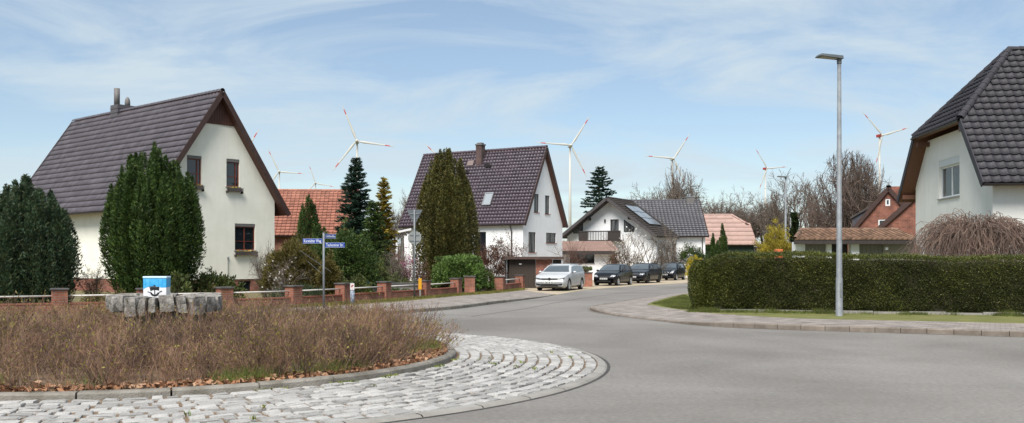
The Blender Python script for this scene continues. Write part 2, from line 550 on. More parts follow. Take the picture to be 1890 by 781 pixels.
def kerb_run(parent, line, inner, H, step, i0, i1, m, name='kerb_stone'):
    """single kerb stones along part of a line; each is a mesh of its own because the kerb bends and drops"""
    ls = line[i0:i1]; ns = inner[i0:i1]; hs = H[i0:i1]
    d = [0]
    for a, b in zip(ls[:-1], ls[1:]): d.append(d[-1] + math.hypot(b[0] - a[0], b[1] - a[1]))
    def P(s):
        k = 0
        while k < len(d) - 2 and d[k + 1] < s: k += 1
        t = (s - d[k]) / (d[k + 1] - d[k])
        f = lambda A: (A[k][0] + (A[k + 1][0] - A[k][0]) * t, A[k][1] + (A[k + 1][1] - A[k][1]) * t)
        return f(ls), f(ns), hs[k] + (hs[k + 1] - hs[k]) * t
    s = 0.0
    while s + step < d[-1]:
        a, ai, ha = P(s + .006); b, bi, hb = P(s + step - .006)
        dz = random.uniform(-.004, .004)
        c = lambda p, q, t: (p[0] + (q[0] - p[0]) * t, p[1] + (q[1] - p[1]) * t)
        a2 = c(a, ai, .16); b2 = c(b, bi, .16)
        vs = [(a[0], a[1], -.05), (b[0], b[1], -.05), (b[0], b[1], hb - .02 + dz), (a[0], a[1], ha - .02 + dz),
              (a2[0], a2[1], ha + dz), (b2[0], b2[1], hb + dz), (ai[0], ai[1], ha + dz), (bi[0], bi[1], hb + dz), (ai[0], ai[1], -.05), (bi[0], bi[1], -.05)]
        fs = [(0, 1, 2, 3), (3, 2, 5, 4), (4, 5, 7, 6), (6, 7, 9, 8), (0, 3, 4, 6, 8), (1, 9, 7, 5, 2)]
        MB().add(vs, fs).build(name, m, parent)
        s += step
kr = empty('kerb', (0, 0, 0), kind='structure')
kerb_run(kr, kk, kin, hk, .56, 8, 8 * 9, M_kerb)
kl = empty('kerb', (0, 0, 0), kind='structure')
kerb_run(kl, lk, lin, hl, .8, 2, 8 * 5, M_kerbg)

# tar joint round the apron, gritty channel along the right kerb, a seam in the side road
M_tar = mat('tar_joint', (.035, .033, .032), (.07, .065, .06), scale=4, rough=.9)
M_grit = mat('gritty_channel', (.115, .098, .08), (.19, .17, .145), scale=1.3, rough=.95, bump=.5, bscale=70, detail=10, speck=(18, .3))
ch_ = smooth_line(KK[1:8], 8); flat_poly('road_channel', ch_ + offset_line(ch_, .11 if (Vector(offset_line(ch_, .11)[20]) - Vector((0, 15))).length < (Vector(ch_[20]) - Vector((0, 15))).length else -.11)[::-1], .004, M_grit)
sm = smooth_line([(-1.2, 28.5), (.6, 33.5), (2.0, 38.5), (4.2, 45), (7.4, 53), (12, 61)], 10); flat_poly('road_seam', sm + offset_line(sm, .035)[::-1], .004, M_tar)
# lawns behind the pavements
lawn_r = bb + [(60, 83.01), (120, 83), (120, 9)]
flat_poly('lawn', lawn_r, 0.096, M_lawn)
lawn_l = lb + [(-60, 120), (-4, 120), (0, 92), (0, 78), (.29, 62), (.49, 54)]
flat_poly('garden_ground', lawn_l, 0.094, mat('garden_earth', (.10, .10, .03), (.16, .125, .07), scale=1.2, rough=.95, bump=.6, bscale=30, detail=8))

# ---------------------------------------------------------------- roundabout
CX, CY, RI, RO = -5.9, 15.8, 4.97, 7.45
def ring_mesh(name, r0, r1, z0, z1, m, n=128, parent=None):
    vs = []; fs = []
    for i in range(n):
        a = 2 * math.pi * i / n
        vs += [(CX + r0 * math.cos(a), CY + r0 * math.sin(a), z0), (CX + r1 * math.cos(a), CY + r1 * math.sin(a), z1)]
    for i in range(n):
        j = (i + 1) % n
        fs.append((2 * i, 2 * i + 1, 2 * j + 1, 2 * j))
    o = MB().add(vs, fs).build(name, m, parent)
    return o
tag(ring_mesh('tar_joint', RO + .002, RO + .05, .004, .004, M_tar), kind='structure')
apron = ring_mesh('cobbled_apron', RI - .1, RO - .12, .083, .012, M_bed)
tag(apron, kind='structure')
# concrete edging stones round the apron
n = 52
for i in range(n):
    a0 = 2 * math.pi * i / n + .0012; a1 = 2 * math.pi * (i + 1) / n - .0012
    vs = []
    for a in (a0, (a0 + a1) / 2, a1):
        for r, z in ((RO - .15, -.02), (RO - .15, .034), (RO - .03, .026), (RO, .004)):
            vs.append((CX + r * math.cos(a), CY + r * math.sin(a), z))
    fs = []
    for k in range(2):
        for q in range(3):
            fs.append((k * 4 + q, k * 4 + q + 1, k * 4 + q + 5, k * 4 + q + 4))
    MB().add(vs, fs).build('edging_stone', M_conc, apron)

def cobble_mesh(name):
    j = lambda s: random.uniform(-s, s)
    vs = []
    for z, k in ((-.04, 1.0), (.018, .97), (.032, .84)):
        for (x, y) in ((-.5, -.5), (.5, -.5), (.5, .5), (-.5, .5)):
            vs.append((x * k + j(.05), y * k + j(.06), z + (j(.006) if z > 0 else 0)))
    vs.append((j(.08), j(.08), .037))
    fs = []
    for b in (0, 4):
        for i in range(4):
            fs.append((b + i, b + (i + 1) % 4, b + 4 + (i + 1) % 4, b + 4 + i))
    fs += [(8, 9, 12), (9, 10, 12), (10, 11, 12), (11, 8, 12)]
    return MB().add(vs, fs).mesh(name, M_cobble, smooth=False)
cob = [cobble_mesh('cobble') for _ in range(14)]
spots = []
nr = 12
rw = (RO - .16 - RI - .03) / nr
for q in range(nr):
    r = RI + .03 + rw * (q + .5)
    a = random.random()
    end = a + 2 * math.pi
    while a < end:
        ln = random.uniform(.15, .36)
        am = a + ln / r / 2
        x, y = CX + r * math.cos(am), CY + r * math.sin(am)
        z = .075 - (r - RI) / (RO - .2 - RI) * .069
        if not (x < -6.5 and y > 17) and y > 7:
            spots.append((x, y, z, am, rw * random.uniform(.78, .92), ln - random.uniform(.02, .045)))
        a += ln / r
vis = lambda s: (s[1] > 9.9 and abs(s[0]) < s[1] * .56 and (s[0] > -3.2 or s[1] < 13))
spots.sort(key=lambda s: (0 if vis(s) else 1, math.hypot(s[0], s[1])))
restV = []; restF = []; off = 0
for i, (x, y, z, a, wr, ln) in enumerate(spots):
    me = random.choice(cob)
    if i < 300:
        mesh_obj('cobble', me, apron, (x, y, z + random.uniform(-.006, .006)), (random.uniform(-.04, .04), random.uniform(-.04, .04), a), (wr, ln, 1))
    else:
        V = np.array([v.co[:] for v in me.vertices]) * np.array([wr, ln, 1])
        c, s = math.cos(a), math.sin(a)
        V = np.stack([V[:, 0] * c - V[:, 1] * s + x, V[:, 0] * s + V[:, 1] * c + y, V[:, 2] + z + random.uniform(-.006, .006)], 1)
        restV.append(V)
        for f in me.polygons:
            fv = list(f.vertices)
            restF.append([q + off for q in (fv if len(fv) == 4 else fv + [fv[2]])])
        off += len(V)
me = bpy.data.meshes.new('cobble_field')
me.from_pydata(np.concatenate(restV).tolist(), [], [tuple(dict.fromkeys(f)) for f in restF]); me.materials.append(M_cobble2)
tag(mesh_obj('cobble_field', me, apron), kind='stuff')

# island: kerb ring of bent stones and a mound of soil
ik = empty('island_kerb', (0, 0, 0), kind='structure')
n = 30
for i in range(n):
    a0 = 2 * math.pi * (i + .35) / n + .0025; a1 = 2 * math.pi * (i + 1.35) / n - .0025
    vs = []; dz = random.uniform(-.008, .008)
    K = 4
    for k in range(K + 1):
        a = a0 + (a1 - a0) * k / K
        for r, z in ((RI, .0), (RI - .012, .15), (RI - .035, .175), (RI - .15, .178), (RI - .16, .0)):
            vs.append((CX + r * math.cos(a), CY + r * math.sin(a), z + (dz if z else 0)))
    fs = []
    for k in range(K):
        for q in range(4):
            fs.append((k * 5 + q, k * 5 + q + 1, k * 5 + q + 6, k * 5 + q + 5))
    fs += [(0, 1, 2, 3, 4), tuple(K * 5 + q for q in (4, 3, 2, 1, 0))]
    MB().add(vs, fs).build('kerb_stone', M_kerbg, ik)
vs = [(CX, CY, .28)]; fs = []
for ri, (r, z) in enumerate(((1.6, .27), (3.2, .22), (RI - .15, .14))):
    for i in range(48):
        a = 2 * math.pi * i / 48
        vs.append((CX + r * math.cos(a), CY + r * math.sin(a), z + (random.uniform(-.02, .02) if ri < 2 else 0)))
for i in range(48):
    j = (i + 1) % 48
    fs.append((0, 1 + i, 1 + j))
    for q in range(2):
        fs.append((1 + q * 48 + i, 1 + (q + 1) * 48 + i, 1 + (q + 1) * 48 + j, 1 + q * 48 + j))
tag(MB().add(vs, fs).build('island_soil', M_soil, smooth=True), kind='structure')

# ---- dry stone planter in the middle of the island
M_rock = mat('granite_block', (.125, .115, .098), (.35, .33, .30), c3=(.215, .20, .18), scale=7, rough=.9, bump=.9, bscale=22, objrand=.14, detail=9)
pl = empty('stone_planter', (CX + .07, CY + .2, .2), label='round granite block planter ringed by wide cap stones on the roundabout', cat='planter')
def rock(w, d, h, name='cap_stone', sub=3):
    """squared granite block with a rough, hewn face"""
    bm = bmesh.new(); bmesh.ops.create_cube(bm, size=1)
    bmesh.ops.subdivide_edges(bm, edges=bm.edges, cuts=sub, use_grid_fill=True)
    ph = [random.uniform(0, 6.28) for _ in range(6)]
    for v in bm.verts:
        c = v.co
        p = Vector((math.copysign(abs(c.x * 2) ** .9, c.x) / 2 * w, math.copysign(abs(c.y * 2) ** .9, c.y) / 2 * d, c.z * h))
        k = sum(1 for q in c if abs(abs(q) - .5) < .01)
        if k >= 2: p *= (.975 if k == 2 else .935)
        nz = math.sin(p.x * 17 + ph[0]) * math.sin(p.z * 21 + ph[1]) * .012 + math.sin(p.y * 23 + ph[2] + p.z * 13) * .009
        p += c.normalized() * (nz * .7 + random.uniform(-.009, .009))
        v.co = p
    me = bpy.data.meshes.new(name); bm.to_mesh(me); bm.free(); me.materials.append(M_rock)
    return me
widths = []
a = math.pi + .1
while a < 3 * math.pi - .06:
    w = random.choice([.11, .15, .19, .23, .26, .3])
    if a + w / .8 > 3 * math.pi + .1: w = max(.12, (3 * math.pi + .1 - a) * .8)
    h = random.uniform(.24, .31) if w > .18 else random.uniform(.22, .30)
    am = a + w / .8 / 2
    r = random.uniform(.70, .77)
    mesh_obj('cap_stone', rock(w * .96, .36, h), pl, (r * math.sin(am), -r * math.cos(am), .76 + random.uniform(-.02, .02) + (.34 - h) * .3),
             (random.uniform(-.05, .05), random.uniform(-.07, .07), am))
    a += w / .8 + .03
for ring in range(3):                      # the narrower pedestal below
    a = random.random()
    e = a + 2 * math.pi
    while a < e - .1:
        w = random.uniform(.24, .42); am = a + w / .54 / 2
        mesh_obj('pedestal_stone', rock(w, .26, .21, 'pedestal_stone', 2), pl, (.5 * math.sin(am), -.5 * math.cos(am), .11 + ring * .215), (0, 0, am))
        a += w / .54 + .02
MB().lathe([(.001, .84), (.4, .85), (.62, .82), (.64, .3)], 24).build('planting_soil', mat('planter_soil', (.14, .12, .06), (.25, .23, .13), scale=9, rough=.95, bump=.8, bscale=30), pl, smooth=True)

# ---- painted metal cabinet standing on it
M_cblue = mat('cabinet_sky_paint', L((40, 150, 208)), L((92, 182, 226)), scale=6, rough=.45)
M_cwhite = mat('cabinet_snow_paint', L((226, 226, 228)), L((208, 208, 214)), scale=8, rough=.5)
M_ink = mat('cabinet_black_paint', (.012, .012, .014), rough=.5)
M_cred = mat('cabinet_red_paint', (.5, .02, .03), rough=.5)
cb = empty('painted_cabinet', (CX + .02, CY - .1, 1.06), R(2), label='small metal cabinet painted with a ship under blue sky, standing on the planter', cat='cabinet')
W2, D2, HH = .2, .11, .37
cb.scale = (.94, .94, .97)
bevel(MB().box(-W2, -D2, 0, W2, D2, HH - .02).build('casing', M_cwhite, cb), .006)
bevel(MB().box(-W2 - .008, -D2 - .01, HH - .02, W2 + .008, D2 + .01, HH + .012).build('lid', mat('cabinet_lid', L((196, 220, 236)), rough=.45), cb), .006)
yf = -D2 - .002
sky_line = [(-W2, .165), (-.14, .195), (-.08, .213), (0, .216), (.06, .205), (.12, .19), (W2, .195)]
vs = [(x, yf, z) for x, z in sky_line] + [(x, yf, HH - .022) for x, z in sky_line]
k = len(sky_line)
MB().add(vs, [(i, i + 1, i + 1 + k, i + k) for i in range(k - 1)]).build('painted_sky', M_cblue, cb)
MB().add([(W2 + .002, -D2, .195), (W2 + .002, D2, .2), (W2 + .002, D2, HH - .022), (W2 + .002, -D2, HH - .022)], [(0, 1, 2, 3)]).build('painted_sky', M_cblue, cb)
sh = MB(); yy = yf - .002
def fp(pts, mi=0): sh.add([(x, yy, z) for x, z in pts], [tuple(range(len(pts)))], mi)
hull = [(-.125, .118), (-.085, .104), (-.055, .112), (-.03, .082), (0, .074), (.03, .082), (.055, .112), (.085, .108), (.13, .128), (.122, .142), (.08, .124), (.072, .085), (.045, .052), (0, .042), (-.045, .052), (-.072, .082), (-.082, .116), (-.12, .128)]
for q in range(8): fp([hull[q], hull[q + 1], hull[17 - q - 1], hull[17 - q]])                        # bowl-shaped hull, upturned at both ends
fp([(-.09, .200), (.08, .206), (.074, .140), (.035, .150), (0, .154), (-.038, .148), (-.074, .132)])   # dark sail
fp([(-.008, .078), (.008, .078), (.008, .152), (-.008, .152)])                                          # mast
fp([(-.1, .206), (.02, .207), (.02, .213), (-.1, .212)])
fp([(-.03, .217), (.018, .219), (.008, .234), (-.016, .234)])
tag(sh.build('painted_ship', M_ink, cb), kind='stuff')
MB().add([(.14, yy, .004), (W2 - .002, yy, .004), (W2 - .002, yy, .03), (.17, yy, .016)], [(0, 1, 2, 3)]).build('painted_corner', M_cred, cb)
for x in (-.16, -.09, .06, .13):
    MB().box(x - .003, yf - .004, .23, x + .003, yf - .0005, .33).build('rib', M_cblue, cb)

# ---- bare ornamental shrubs filling the island
def island_shrubs():
    rng = np.random.default_rng(5)
    NC, PER = 620, 15                                # separate little bushes, each a fan of stems
    rc = np.sqrt(rng.uniform((.85 / 4.6) ** 2, 1, NC)) * 4.68; ac = rng.uniform(0, 2 * math.pi, NC)
    hc = rng.uniform(.66, 1.22, NC)
    rc = np.repeat(rc, PER); ac = np.repeat(ac, PER); hc = np.repeat(hc, PER)
    N = len(rc)
    sx, sy = rng.normal(0, .085, N), rng.normal(0, .085, N)
    x, y = CX + rc * np.cos(ac) + sx, CY + rc * np.sin(ac) + sy
    r = np.hypot(x - CX, y - CY); a = np.arctan2(y - CY, x - CX)
    nz = np.sin(x * 2.1 + 1) * np.sin(y * 1.7) * .5 + np.sin(x * .9 + y * 1.3) * .5
    h = (.60 + .08 * nz + rng.normal(0, .06, N)) * hc * np.clip((5.3 - r) / .8, .55, 1) * np.clip(.58 + (r - .8) / 1.8, .58, 1)
    h = np.clip(h, .2, .9)
    z0 = .14 + .12 * (1 - r / 4.6)
    d = rng.normal(0, .14, (N, 3)); d[:, 2] = 1
    d[:, 0] += sx * 3.4; d[:, 1] += sy * 3.4
    out = np.clip((r - 3.9) / 1.0, 0, 1) * .6
    d[:, 0] += np.cos(a) * out; d[:, 1] += np.sin(a) * out
    P = np.stack([x, y, z0], 1); parts0 = []; parts1 = []; ra = []; rb = []
    tips = []; dirs = []
    K = 3
    rad = rng.uniform(.003, .0055, N)
    for k in range(K):
        d2 = d + rng.normal(0, .16, (N, 3)); d2 /= np.linalg.norm(d2, axis=1, keepdims=True)
        Q = P + d2 * (h / K)[:, None]
        parts0.append(P); parts1.append(Q); ra.append(rad * (1 - k * .25)); rb.append(rad * (1 - (k + 1) * .25))
        nt_ = (1, 3, 4)[k]
        for _ in range(nt_):
            f = rng.uniform(.1, 1, (N, 1))
            S = P + (Q - P) * f
            sdv = d2 * .75 + rng.normal(0, .5, (N, 3)); sdv[:, 2] = np.abs(sdv[:, 2]) + .25
            sdv /= np.linalg.norm(sdv, axis=1, keepdims=True)
            ln = rng.uniform(.07, .2, (N, 1)) * (h / .7)[:, None]
            T = S + sdv * ln
            parts0.append(S); parts1.append(T); ra.append(np.full(N, .0026)); rb.append(np.full(N, .0015))
            tips.append(T); dirs.append(sdv)
        P = Q; d = d2
    V, F = segs_VF(np.concatenate(parts0), np.concatenate(parts1), np.concatenate(ra), np.concatenate(rb), 3)
    Mt = mat('spirea_twig', (.42, .40, .40), (1.5, 1.4, 1.2), scale=2.0, rough=.8, icols=[(.125, .07, .052), (.205, .125, .092), (.185, .132, .122), (.30, .205, .12), (.15, .092, .078), (.245, .15, .128)])
    o = mesh_obj('island_shrubs', np_mesh('island_shrubs', V, F, Mt))
    tag(o, 'bare brown twiggy shrubs covering the whole roundabout island', 'shrubs', kind='stuff')
    T = np.concatenate(tips); D = np.concatenate(dirs)
    pr = .16 + .30 * np.clip(np.sin(T[:, 0] * 1.3 + 2) * np.sin(T[:, 1] * .9) + np.sin(T[:, 0] * 3.1) * .3, 0, 1)
    pr = pr * np.where(T[:, 0] < -7.5, 1.8, 1.0) * 1.5
    sel = rng.random(len(T)) < pr
    VL, FL = leaves(T[sel], D[sel], .045, .018, .6, rng)
    Ml = mat('spirea_bud_leaf', (.2, .2, .03), rough=.6, transl=.25, icols=[(.16, .15, .02), (.26, .22, .035), (.20, .12, .05), (.12, .13, .02), (.24, .17, .06)])
    o2 = mesh_obj('young_leaves', np_mesh('young_leaves', VL, FL, Ml), o)
    tag(o2, kind='stuff')
    # fallen leaves lying along the kerb, grass tufts between the stems
    n = 5200
    r = RI - .16 - np.abs(rng.normal(0, .22, n)) ; a = rng.uniform(0, 2 * math.pi, n)
    C = np.stack([CX + r * np.cos(a), CY + r * np.sin(a), .165 + rng.uniform(0, .05, n)], 1)
    dd = rand_unit(n, rng); dd[:, 2] *= .35
    V, F = leaves(C, dd, .085, .055, .1, rng)
    Mf = mat('dead_leaf', (.3, .15, .07), rough=.8, icols=[(.23, .095, .045), (.36, .19, .10), (.17, .075, .035), (.42, .27, .17), (.28, .12, .06)])
    tag(mesh_obj('fallen_leaves', np_mesh('fallen_leaves', V, F, Mf)), 'drift of brown dead leaves along the island kerb', 'leaves', kind='stuff')
    n = 15000
    a = rng.uniform(0, 2 * math.pi, n); r = RI - .25 - rng.gamma(1.6, .22, n)
    keep = (np.sin(a * 17) + np.sin(a * 7 + 1) * 1.1 + rng.normal(0, .35, n)) > .55
    a = a[keep]; r = r[keep]; n = len(a)
    C = np.stack([CX + r * np.cos(a), CY + r * np.sin(a), np.full(n, .15)], 1)
    dd = rng.normal(0, .35, (n, 3)); dd[:, 2] = 1
    ln = rng.uniform(.12, .3, n)
    V, F = segs_VF(C, C + dd * ln[:, None] * .8, np.full(n, .0035), np.full(n, .0006), 3)
    Mg = mat('island_grass_blade', (.1, .15, .02), rough=.6, icols=[(.07, .12, .015), (.14, .19, .03), (.20, .19, .05)])
    tag(mesh_obj('grass_tufts', np_mesh('grass_tufts', V, F, Mg)), 'green grass tufts between the shrub stems along the kerb', 'grass', kind='stuff')
island_shrubs()

# weeds in the joints next to the island kerb
def weeds():
    rng = np.random.default_rng(9)
    C = []
    for am, n in ((-.58, 70), (-.74, 60), (-.33, 40), (-.12, 20), (-.95, 30)):
        for _ in range(n):
            a = am + rng.normal(0, .022); r = RI + .05 + abs(rng.normal(0, .05))
            C.append((CX + r * math.cos(a), CY + r * math.sin(a), .085))
    for _ in range(14):
        a = rng.uniform(-1.2, .2); r = rng.uniform(RI + .2, RO - .4)
        for _ in range(9):
            C.append((CX + r * math.cos(a) + rng.normal(0, .02), CY + r * math.sin(a) + rng.normal(0, .02), .07))
    C = np.array(C); n = len(C)
    dd = rng.normal(0, .7, (n, 3)); dd[:, 2] = 1
    V, F = leaves(C + dd * .02, dd, .07, .016, .2, rng)
    tag(mesh_obj('joint_weeds', np_mesh('joint_weeds', V, F, mat('weed_leaf', (.1, .15, .02), rough=.6, icols=[(.06, .11, .015), (.14, .19, .03), (.24, .2, .03)]))),
        'small weeds growing between the cobbles of the apron', 'weeds', kind='stuff')
weeds()
# ================================================================ HOUSES
M_render_cream = mat('cream_render', L((243, 240, 228)), L((232, 229, 215)), scale=.9, rough=.92, bump=.25, bscale=60, detail=8, streak=.05)
M_render_white = mat('white_render', L((244, 244, 244)), L((234, 235, 236)), scale=.9, rough=.92, bump=.2, bscale=60, detail=8, streak=.05)
M_render_grey = mat('offwhite_render', L((240, 238, 233)), L((229, 227, 221)), scale=.8, rough=.92, bump=.25, bscale=60, detail=8, streak=.05)
M_brick = brick_mat('red_brick', (.30, .095, .055), (.20, .065, .045), (.24, .19, .155))
M_brick_fence = brick_mat('fence_brick', (.36, .12, .065), (.25, .085, .055), (.27, .21, .17), .24, .075)
M_wood = mat('brown_boarding', (.075, .032, .024), (.105, .045, .032), scale=3, rough=.6, stretch=(18, 18, 1), bump=.2, bscale=8)
M_verge = mat('dark_brown_timber', (.045, .024, .02), (.065, .034, .028), scale=4, rough=.55, bump=.15)
M_darkwood = mat('black_brown_timber', (.03, .024, .022), (.05, .04, .036), scale=4, rough=.7, stretch=(8, 8, 1))
M_soffit = mat('stained_soffit', (.13, .055, .035), (.17, .075, .045), scale=2, rough=.6, stretch=(1, 14, 14))
M_glass = mat('window_glass', (.012, .016, .02), rough=.04, spec=.9)
M_glass2 = mat('window_glass_curtained', (.035, .04, .045), (.22, .23, .23), scale=1.6, rough=.06, spec=.8, stretch=(6, 6, .4), detail=2)
M_frame_brown = mat('brown_window_frame', (.12, .03, .02), (.16, .045, .03), scale=4, rough=.45)
M_frame_white = mat('white_window_frame', (.72, .73, .73), rough=.4)
M_frame_dark = mat('dark_window_frame', (.03, .024, .022), rough=.45)
M_sill = mat('stone_sill', (.22, .20, .18), (.28, .26, .24), scale=6, rough=.8)
M_shutter = mat('grey_shutter_box', (.13, .12, .115), (.16, .15, .145), scale=4, rough=.6)
M_zinc = mat('zinc', (.25, .26, .27), (.33, .34, .35), scale=3, rough=.45, metal=.6)
M_gutter = mat('dark_gutter', (.035, .03, .03), rough=.4)
M_t_plum = mat('plum_tile', (.078, .068, .08), (.115, .103, .118), scale=2.2, rough=.55, spec=.3, objrand=.16, bump=.12, bscale=30)
M_t_plum_f = mat('plum_tile_field', (.078, .068, .08), (.115, .103, .118), scale=2.2, rough=.55, spec=.3, island=.16, bump=.12, bscale=30)
M_t_viol = mat('violet_tile', (.052, .036, .048), (.08, .06, .075), scale=2.2, rough=.4, spec=.5, objrand=.2)
M_t_viol_f = mat('violet_tile_field', (.052, .036, .048), (.08, .06, .075), scale=2.2, rough=.4, spec=.5, island=.2)
M_t_anth = mat('anthracite_tile', (.031, .029, .033), (.05, .046, .053), scale=2.2, rough=.58, spec=.25, objrand=.15)
M_t_anth_f = mat('anthracite_tile_field', (.031, .029, .033), (.05, .046, .053), scale=2.2, rough=.58, spec=.25, island=.15)
M_t_red = mat('red_tile', (.255, .098, .065), (.325, .142, .098), scale=1.2, rough=.8, objrand=.22)
M_t_red_f = mat('red_tile_field', (.255, .098, .065), (.325, .142, .098), scale=1.2, rough=.8, island=.22)
M_t_grey = mat('slate_grey_tile', (.056, .054, .062), (.08, .077, .086), scale=1.5, rough=.45, objrand=.12)
M_t_grey_f = mat('slate_grey_tile_field', (.056, .054, .062), (.08, .077, .086), scale=1.5, rough=.45, island=.12)
M_t_brown = mat('old_brown_tile', (.046, .038, .034), (.075, .062, .053), scale=1.5, rough=.75, objrand=.25)
M_t_brown_f = mat('old_brown_tile_field', (.046, .038, .034), (.075, .062, .053), scale=1.5, rough=.75, island=.25)
M_t_clay = mat('mossy_clay_tile', (.13, .082, .056), (.235, .14, .092), scale=1.4, rough=.9, objrand=.35, bump=.3)
M_t_clay_f = mat('mossy_clay_tile_field', (.13, .082, .056), (.235, .14, .092), scale=1.4, rough=.9, island=.35, bump=.3)
M_t_pink = mat('faded_pink_sheet', (.34, .225, .19), (.41, .28, .24), scale=.8, rough=.8, objrand=.06)
M_t_pink_f = mat('faded_pink_sheet_field', (.34, .225, .19), (.41, .28, .24), scale=.8, rough=.8, island=.06)

def tile_mesh(name, tw, tc, m, amp=.035):
    """pantile: a pan and a roll across, thick lower edge"""
    xs = [0, .16, .36, .52, .64, .76, .88, 1.0]
    zs = [.35, .02, 0, .10, .62, 1.0, .85, .42]
    n = len(xs)
    vs = [(x * tw, -.045, z * amp + .075) for x, z in zip(xs, zs)]
    vs += [(x * tw, tc + .02, z * amp + .012) for x, z in zip(xs, zs)]
    vs += [(x * tw, -.045, z * amp * .4 + .004) for x, z in zip(xs, zs)]
    fs = [(i, i + 1, n + i + 1, n + i) for i in range(n - 1)] + [(2 * n + i, 2 * n + i + 1, i + 1, i) for i in range(n - 1)]
    me = MB().add(vs, fs).mesh(name, m, smooth=False, fix=False)
    me.polygons.foreach_set('use_smooth', [True] * (n - 1) + [False] * (n - 1))
    return me
def inside(p, poly):
    c = False; x, y = p; n = len(poly); j = n - 1
    for i in range(n):
        xi, yi = poly[i]; xj, yj = poly[j]
        if (yi > y) != (yj > y) and x < (xj - xi) * (y - yi) / (yj - yi) + xi: c = not c
        j = i
    return c

class House:
    def __init__(s, name, label, cat, x, y, yaw, w, Ln, ze, zr, ov=.5, g=.45, z0=0.0, group=None):
        s.root = empty(name, (x, y, 0), R(yaw), label, cat, group)
        s.W = Matrix.Translation((x, y, 0)) @ Matrix.Rotation(R(yaw), 4, 'Z')
        s.x, s.y, s.w, s.L, s.ze, s.zr, s.ov, s.g, s.z0 = x, y, w, Ln, ze, zr, ov, g, z0
        s.u = (math.cos(R(yaw)), math.sin(R(yaw))); s.v = (-math.sin(R(yaw)), math.cos(R(yaw)))
        s.tiles = []; s.sl = (zr - ze) / (w / 2)
        F = {}
        F['G'] = Matrix(((1, 0, 0, 0), (0, 1, 0, g), (0, 0, 1, 0), (0, 0, 0, 1)))
        F['L'] = Matrix(((0, 1, 0, ov), (-1, 0, 0, Ln), (0, 0, 1, 0), (0, 0, 0, 1)))
        F['R'] = Matrix(((0, -1, 0, w - ov), (1, 0, 0, 0), (0, 0, 1, 0), (0, 0, 0, 1)))
        F['B'] = Matrix(((-1, 0, 0, w), (0, -1, 0, Ln - g), (0, 0, 1, 0), (0, 0, 0, 1)))
        s.F = F
    def px(s, face, px, py):
        """picture column/row seen on a wall -> coordinates along that wall (a, z)"""
        F = s.W @ s.F[face]
        o = F.translation; a = F.to_3x3() @ Vector((1, 0, 0))
        k = (px - 945.0) / 1750.0
        t = -(o.x - k * o.y) / (a.x - k * a.y)
        Y = o.y + a.y * t
        return t, EYE + (480.0 - py) / 1750.0 * Y
    def wall(s, face, outline, holes, m, name='wall', depth=.16, dy=0.0):
        loops = [[Vector((a, z, 0)) for a, z in outline]]
        for (a0, z0, a1, z1) in holes:
            loops.append([Vector(p) for p in ((a0, z0, 0), (a0, z1, 0), (a1, z1, 0), (a1, z0, 0))])
        tr = geometry.tessellate_polygon(loops)
        flat = [p for l in loops for p in l]
        mb = MB()
        mb.add([(p.x, dy, p.y) for p in flat], [tuple(t) for t in tr])
        for (a0, z0, a1, z1) in holes:
            c = [(a0, z0), (a0, z1), (a1, z1), (a1, z0)]
            vs = [(a, dy, z) for a, z in c] + [(a, dy + depth, z) for a, z in c]
            mb.add(vs, [(i, (i + 1) % 4, (i + 1) % 4 + 4, i + 4) for i in range(4)])
        me = mb.mesh(name, m, fix=False)
        o = mesh_obj(name, me, s.root); o.matrix_basis = s.F[face]
        return o
    def window(s, face, a0, z0, a1, z1, m=None, glass=None, vert=(), hor=(), depth=.10, sill=True, shutter=0.0, fw=.055, sillm=None, shm=None, dy=0.0):
        m = m or M_frame_brown; glass = glass or M_glass
        zt = z1 - shutter
        f = MB(); d0, d1 = dy + depth - .03, dy + depth + .03
        f.box(a0, d0, z0, a0 + fw, d1, zt); f.box(a1 - fw, d0, z0, a1, d1, zt)
        f.box(a0 + fw, d0 + .001, z0, a1 - fw, d1, z0 + fw); f.box(a0 + fw, d0 + .001, zt - fw, a1 - fw, d1, zt)
        for q in vert:
            x = a0 + (a1 - a0) * q; f.box(x - fw * .55, d0 + .002, z0 + fw, x + fw * .55, d1, zt - fw)
        for q in hor:
            z = z0 + (zt - z0) * q; f.box(a0 + fw, d0 + .006, z - .016, a1 - fw, d1, z + .016)
        w = f.build('window', m, s.root); w.matrix_basis = s.F[face]
        cuts = [0] + list(vert) + [1]
        for c0, c1 in zip(cuts[:-1], cuts[1:]):
            MB().box(a0 + (a1 - a0) * c0 + .01, dy + depth + .005, z0 + .01, a0 + (a1 - a0) * c1 - .01, dy + depth + .02, zt - .01).build('pane', glass, w)
        if sill:
            MB().box(a0 - .05, dy - .06, z0 - .05, a1 + .05, dy + depth, z0 - .004).build('sill', sillm or M_sill, w)
        if shutter:
            MB().box(a0 + .003, dy + .012, zt, a1 - .003, dy + depth, z1 - .003).build('shutter_box', shm or M_shutter, w)
        return w
    def deck(s, pts, m_top, m_under, t=.14):
        """roof plane as a slab; pts local 3D outline"""
        P = [Vector(p) for p in pts]
        nrm = (P[1] - P[0]).cross(P[2] - P[0]).normalized()
        if nrm.z < 0: P.reverse(); nrm = -nrm
        k = len(P)
        mb = MB()
        mb.add([p + nrm * 0.0 for p in P] + [p - nrm * t for p in P], [tuple(range(k))], 0)
        mb.f += [tuple(range(2 * k - 1, k - 1, -1))] + [(i, i + k, (i + 1) % k + k, (i + 1) % k) for i in range(k)]
        mb.m += [1] * (k + 1)
        me = mb.mesh('roof', [m_top, m_under], fix=False)
        return mesh_obj('roof', me, s.root)
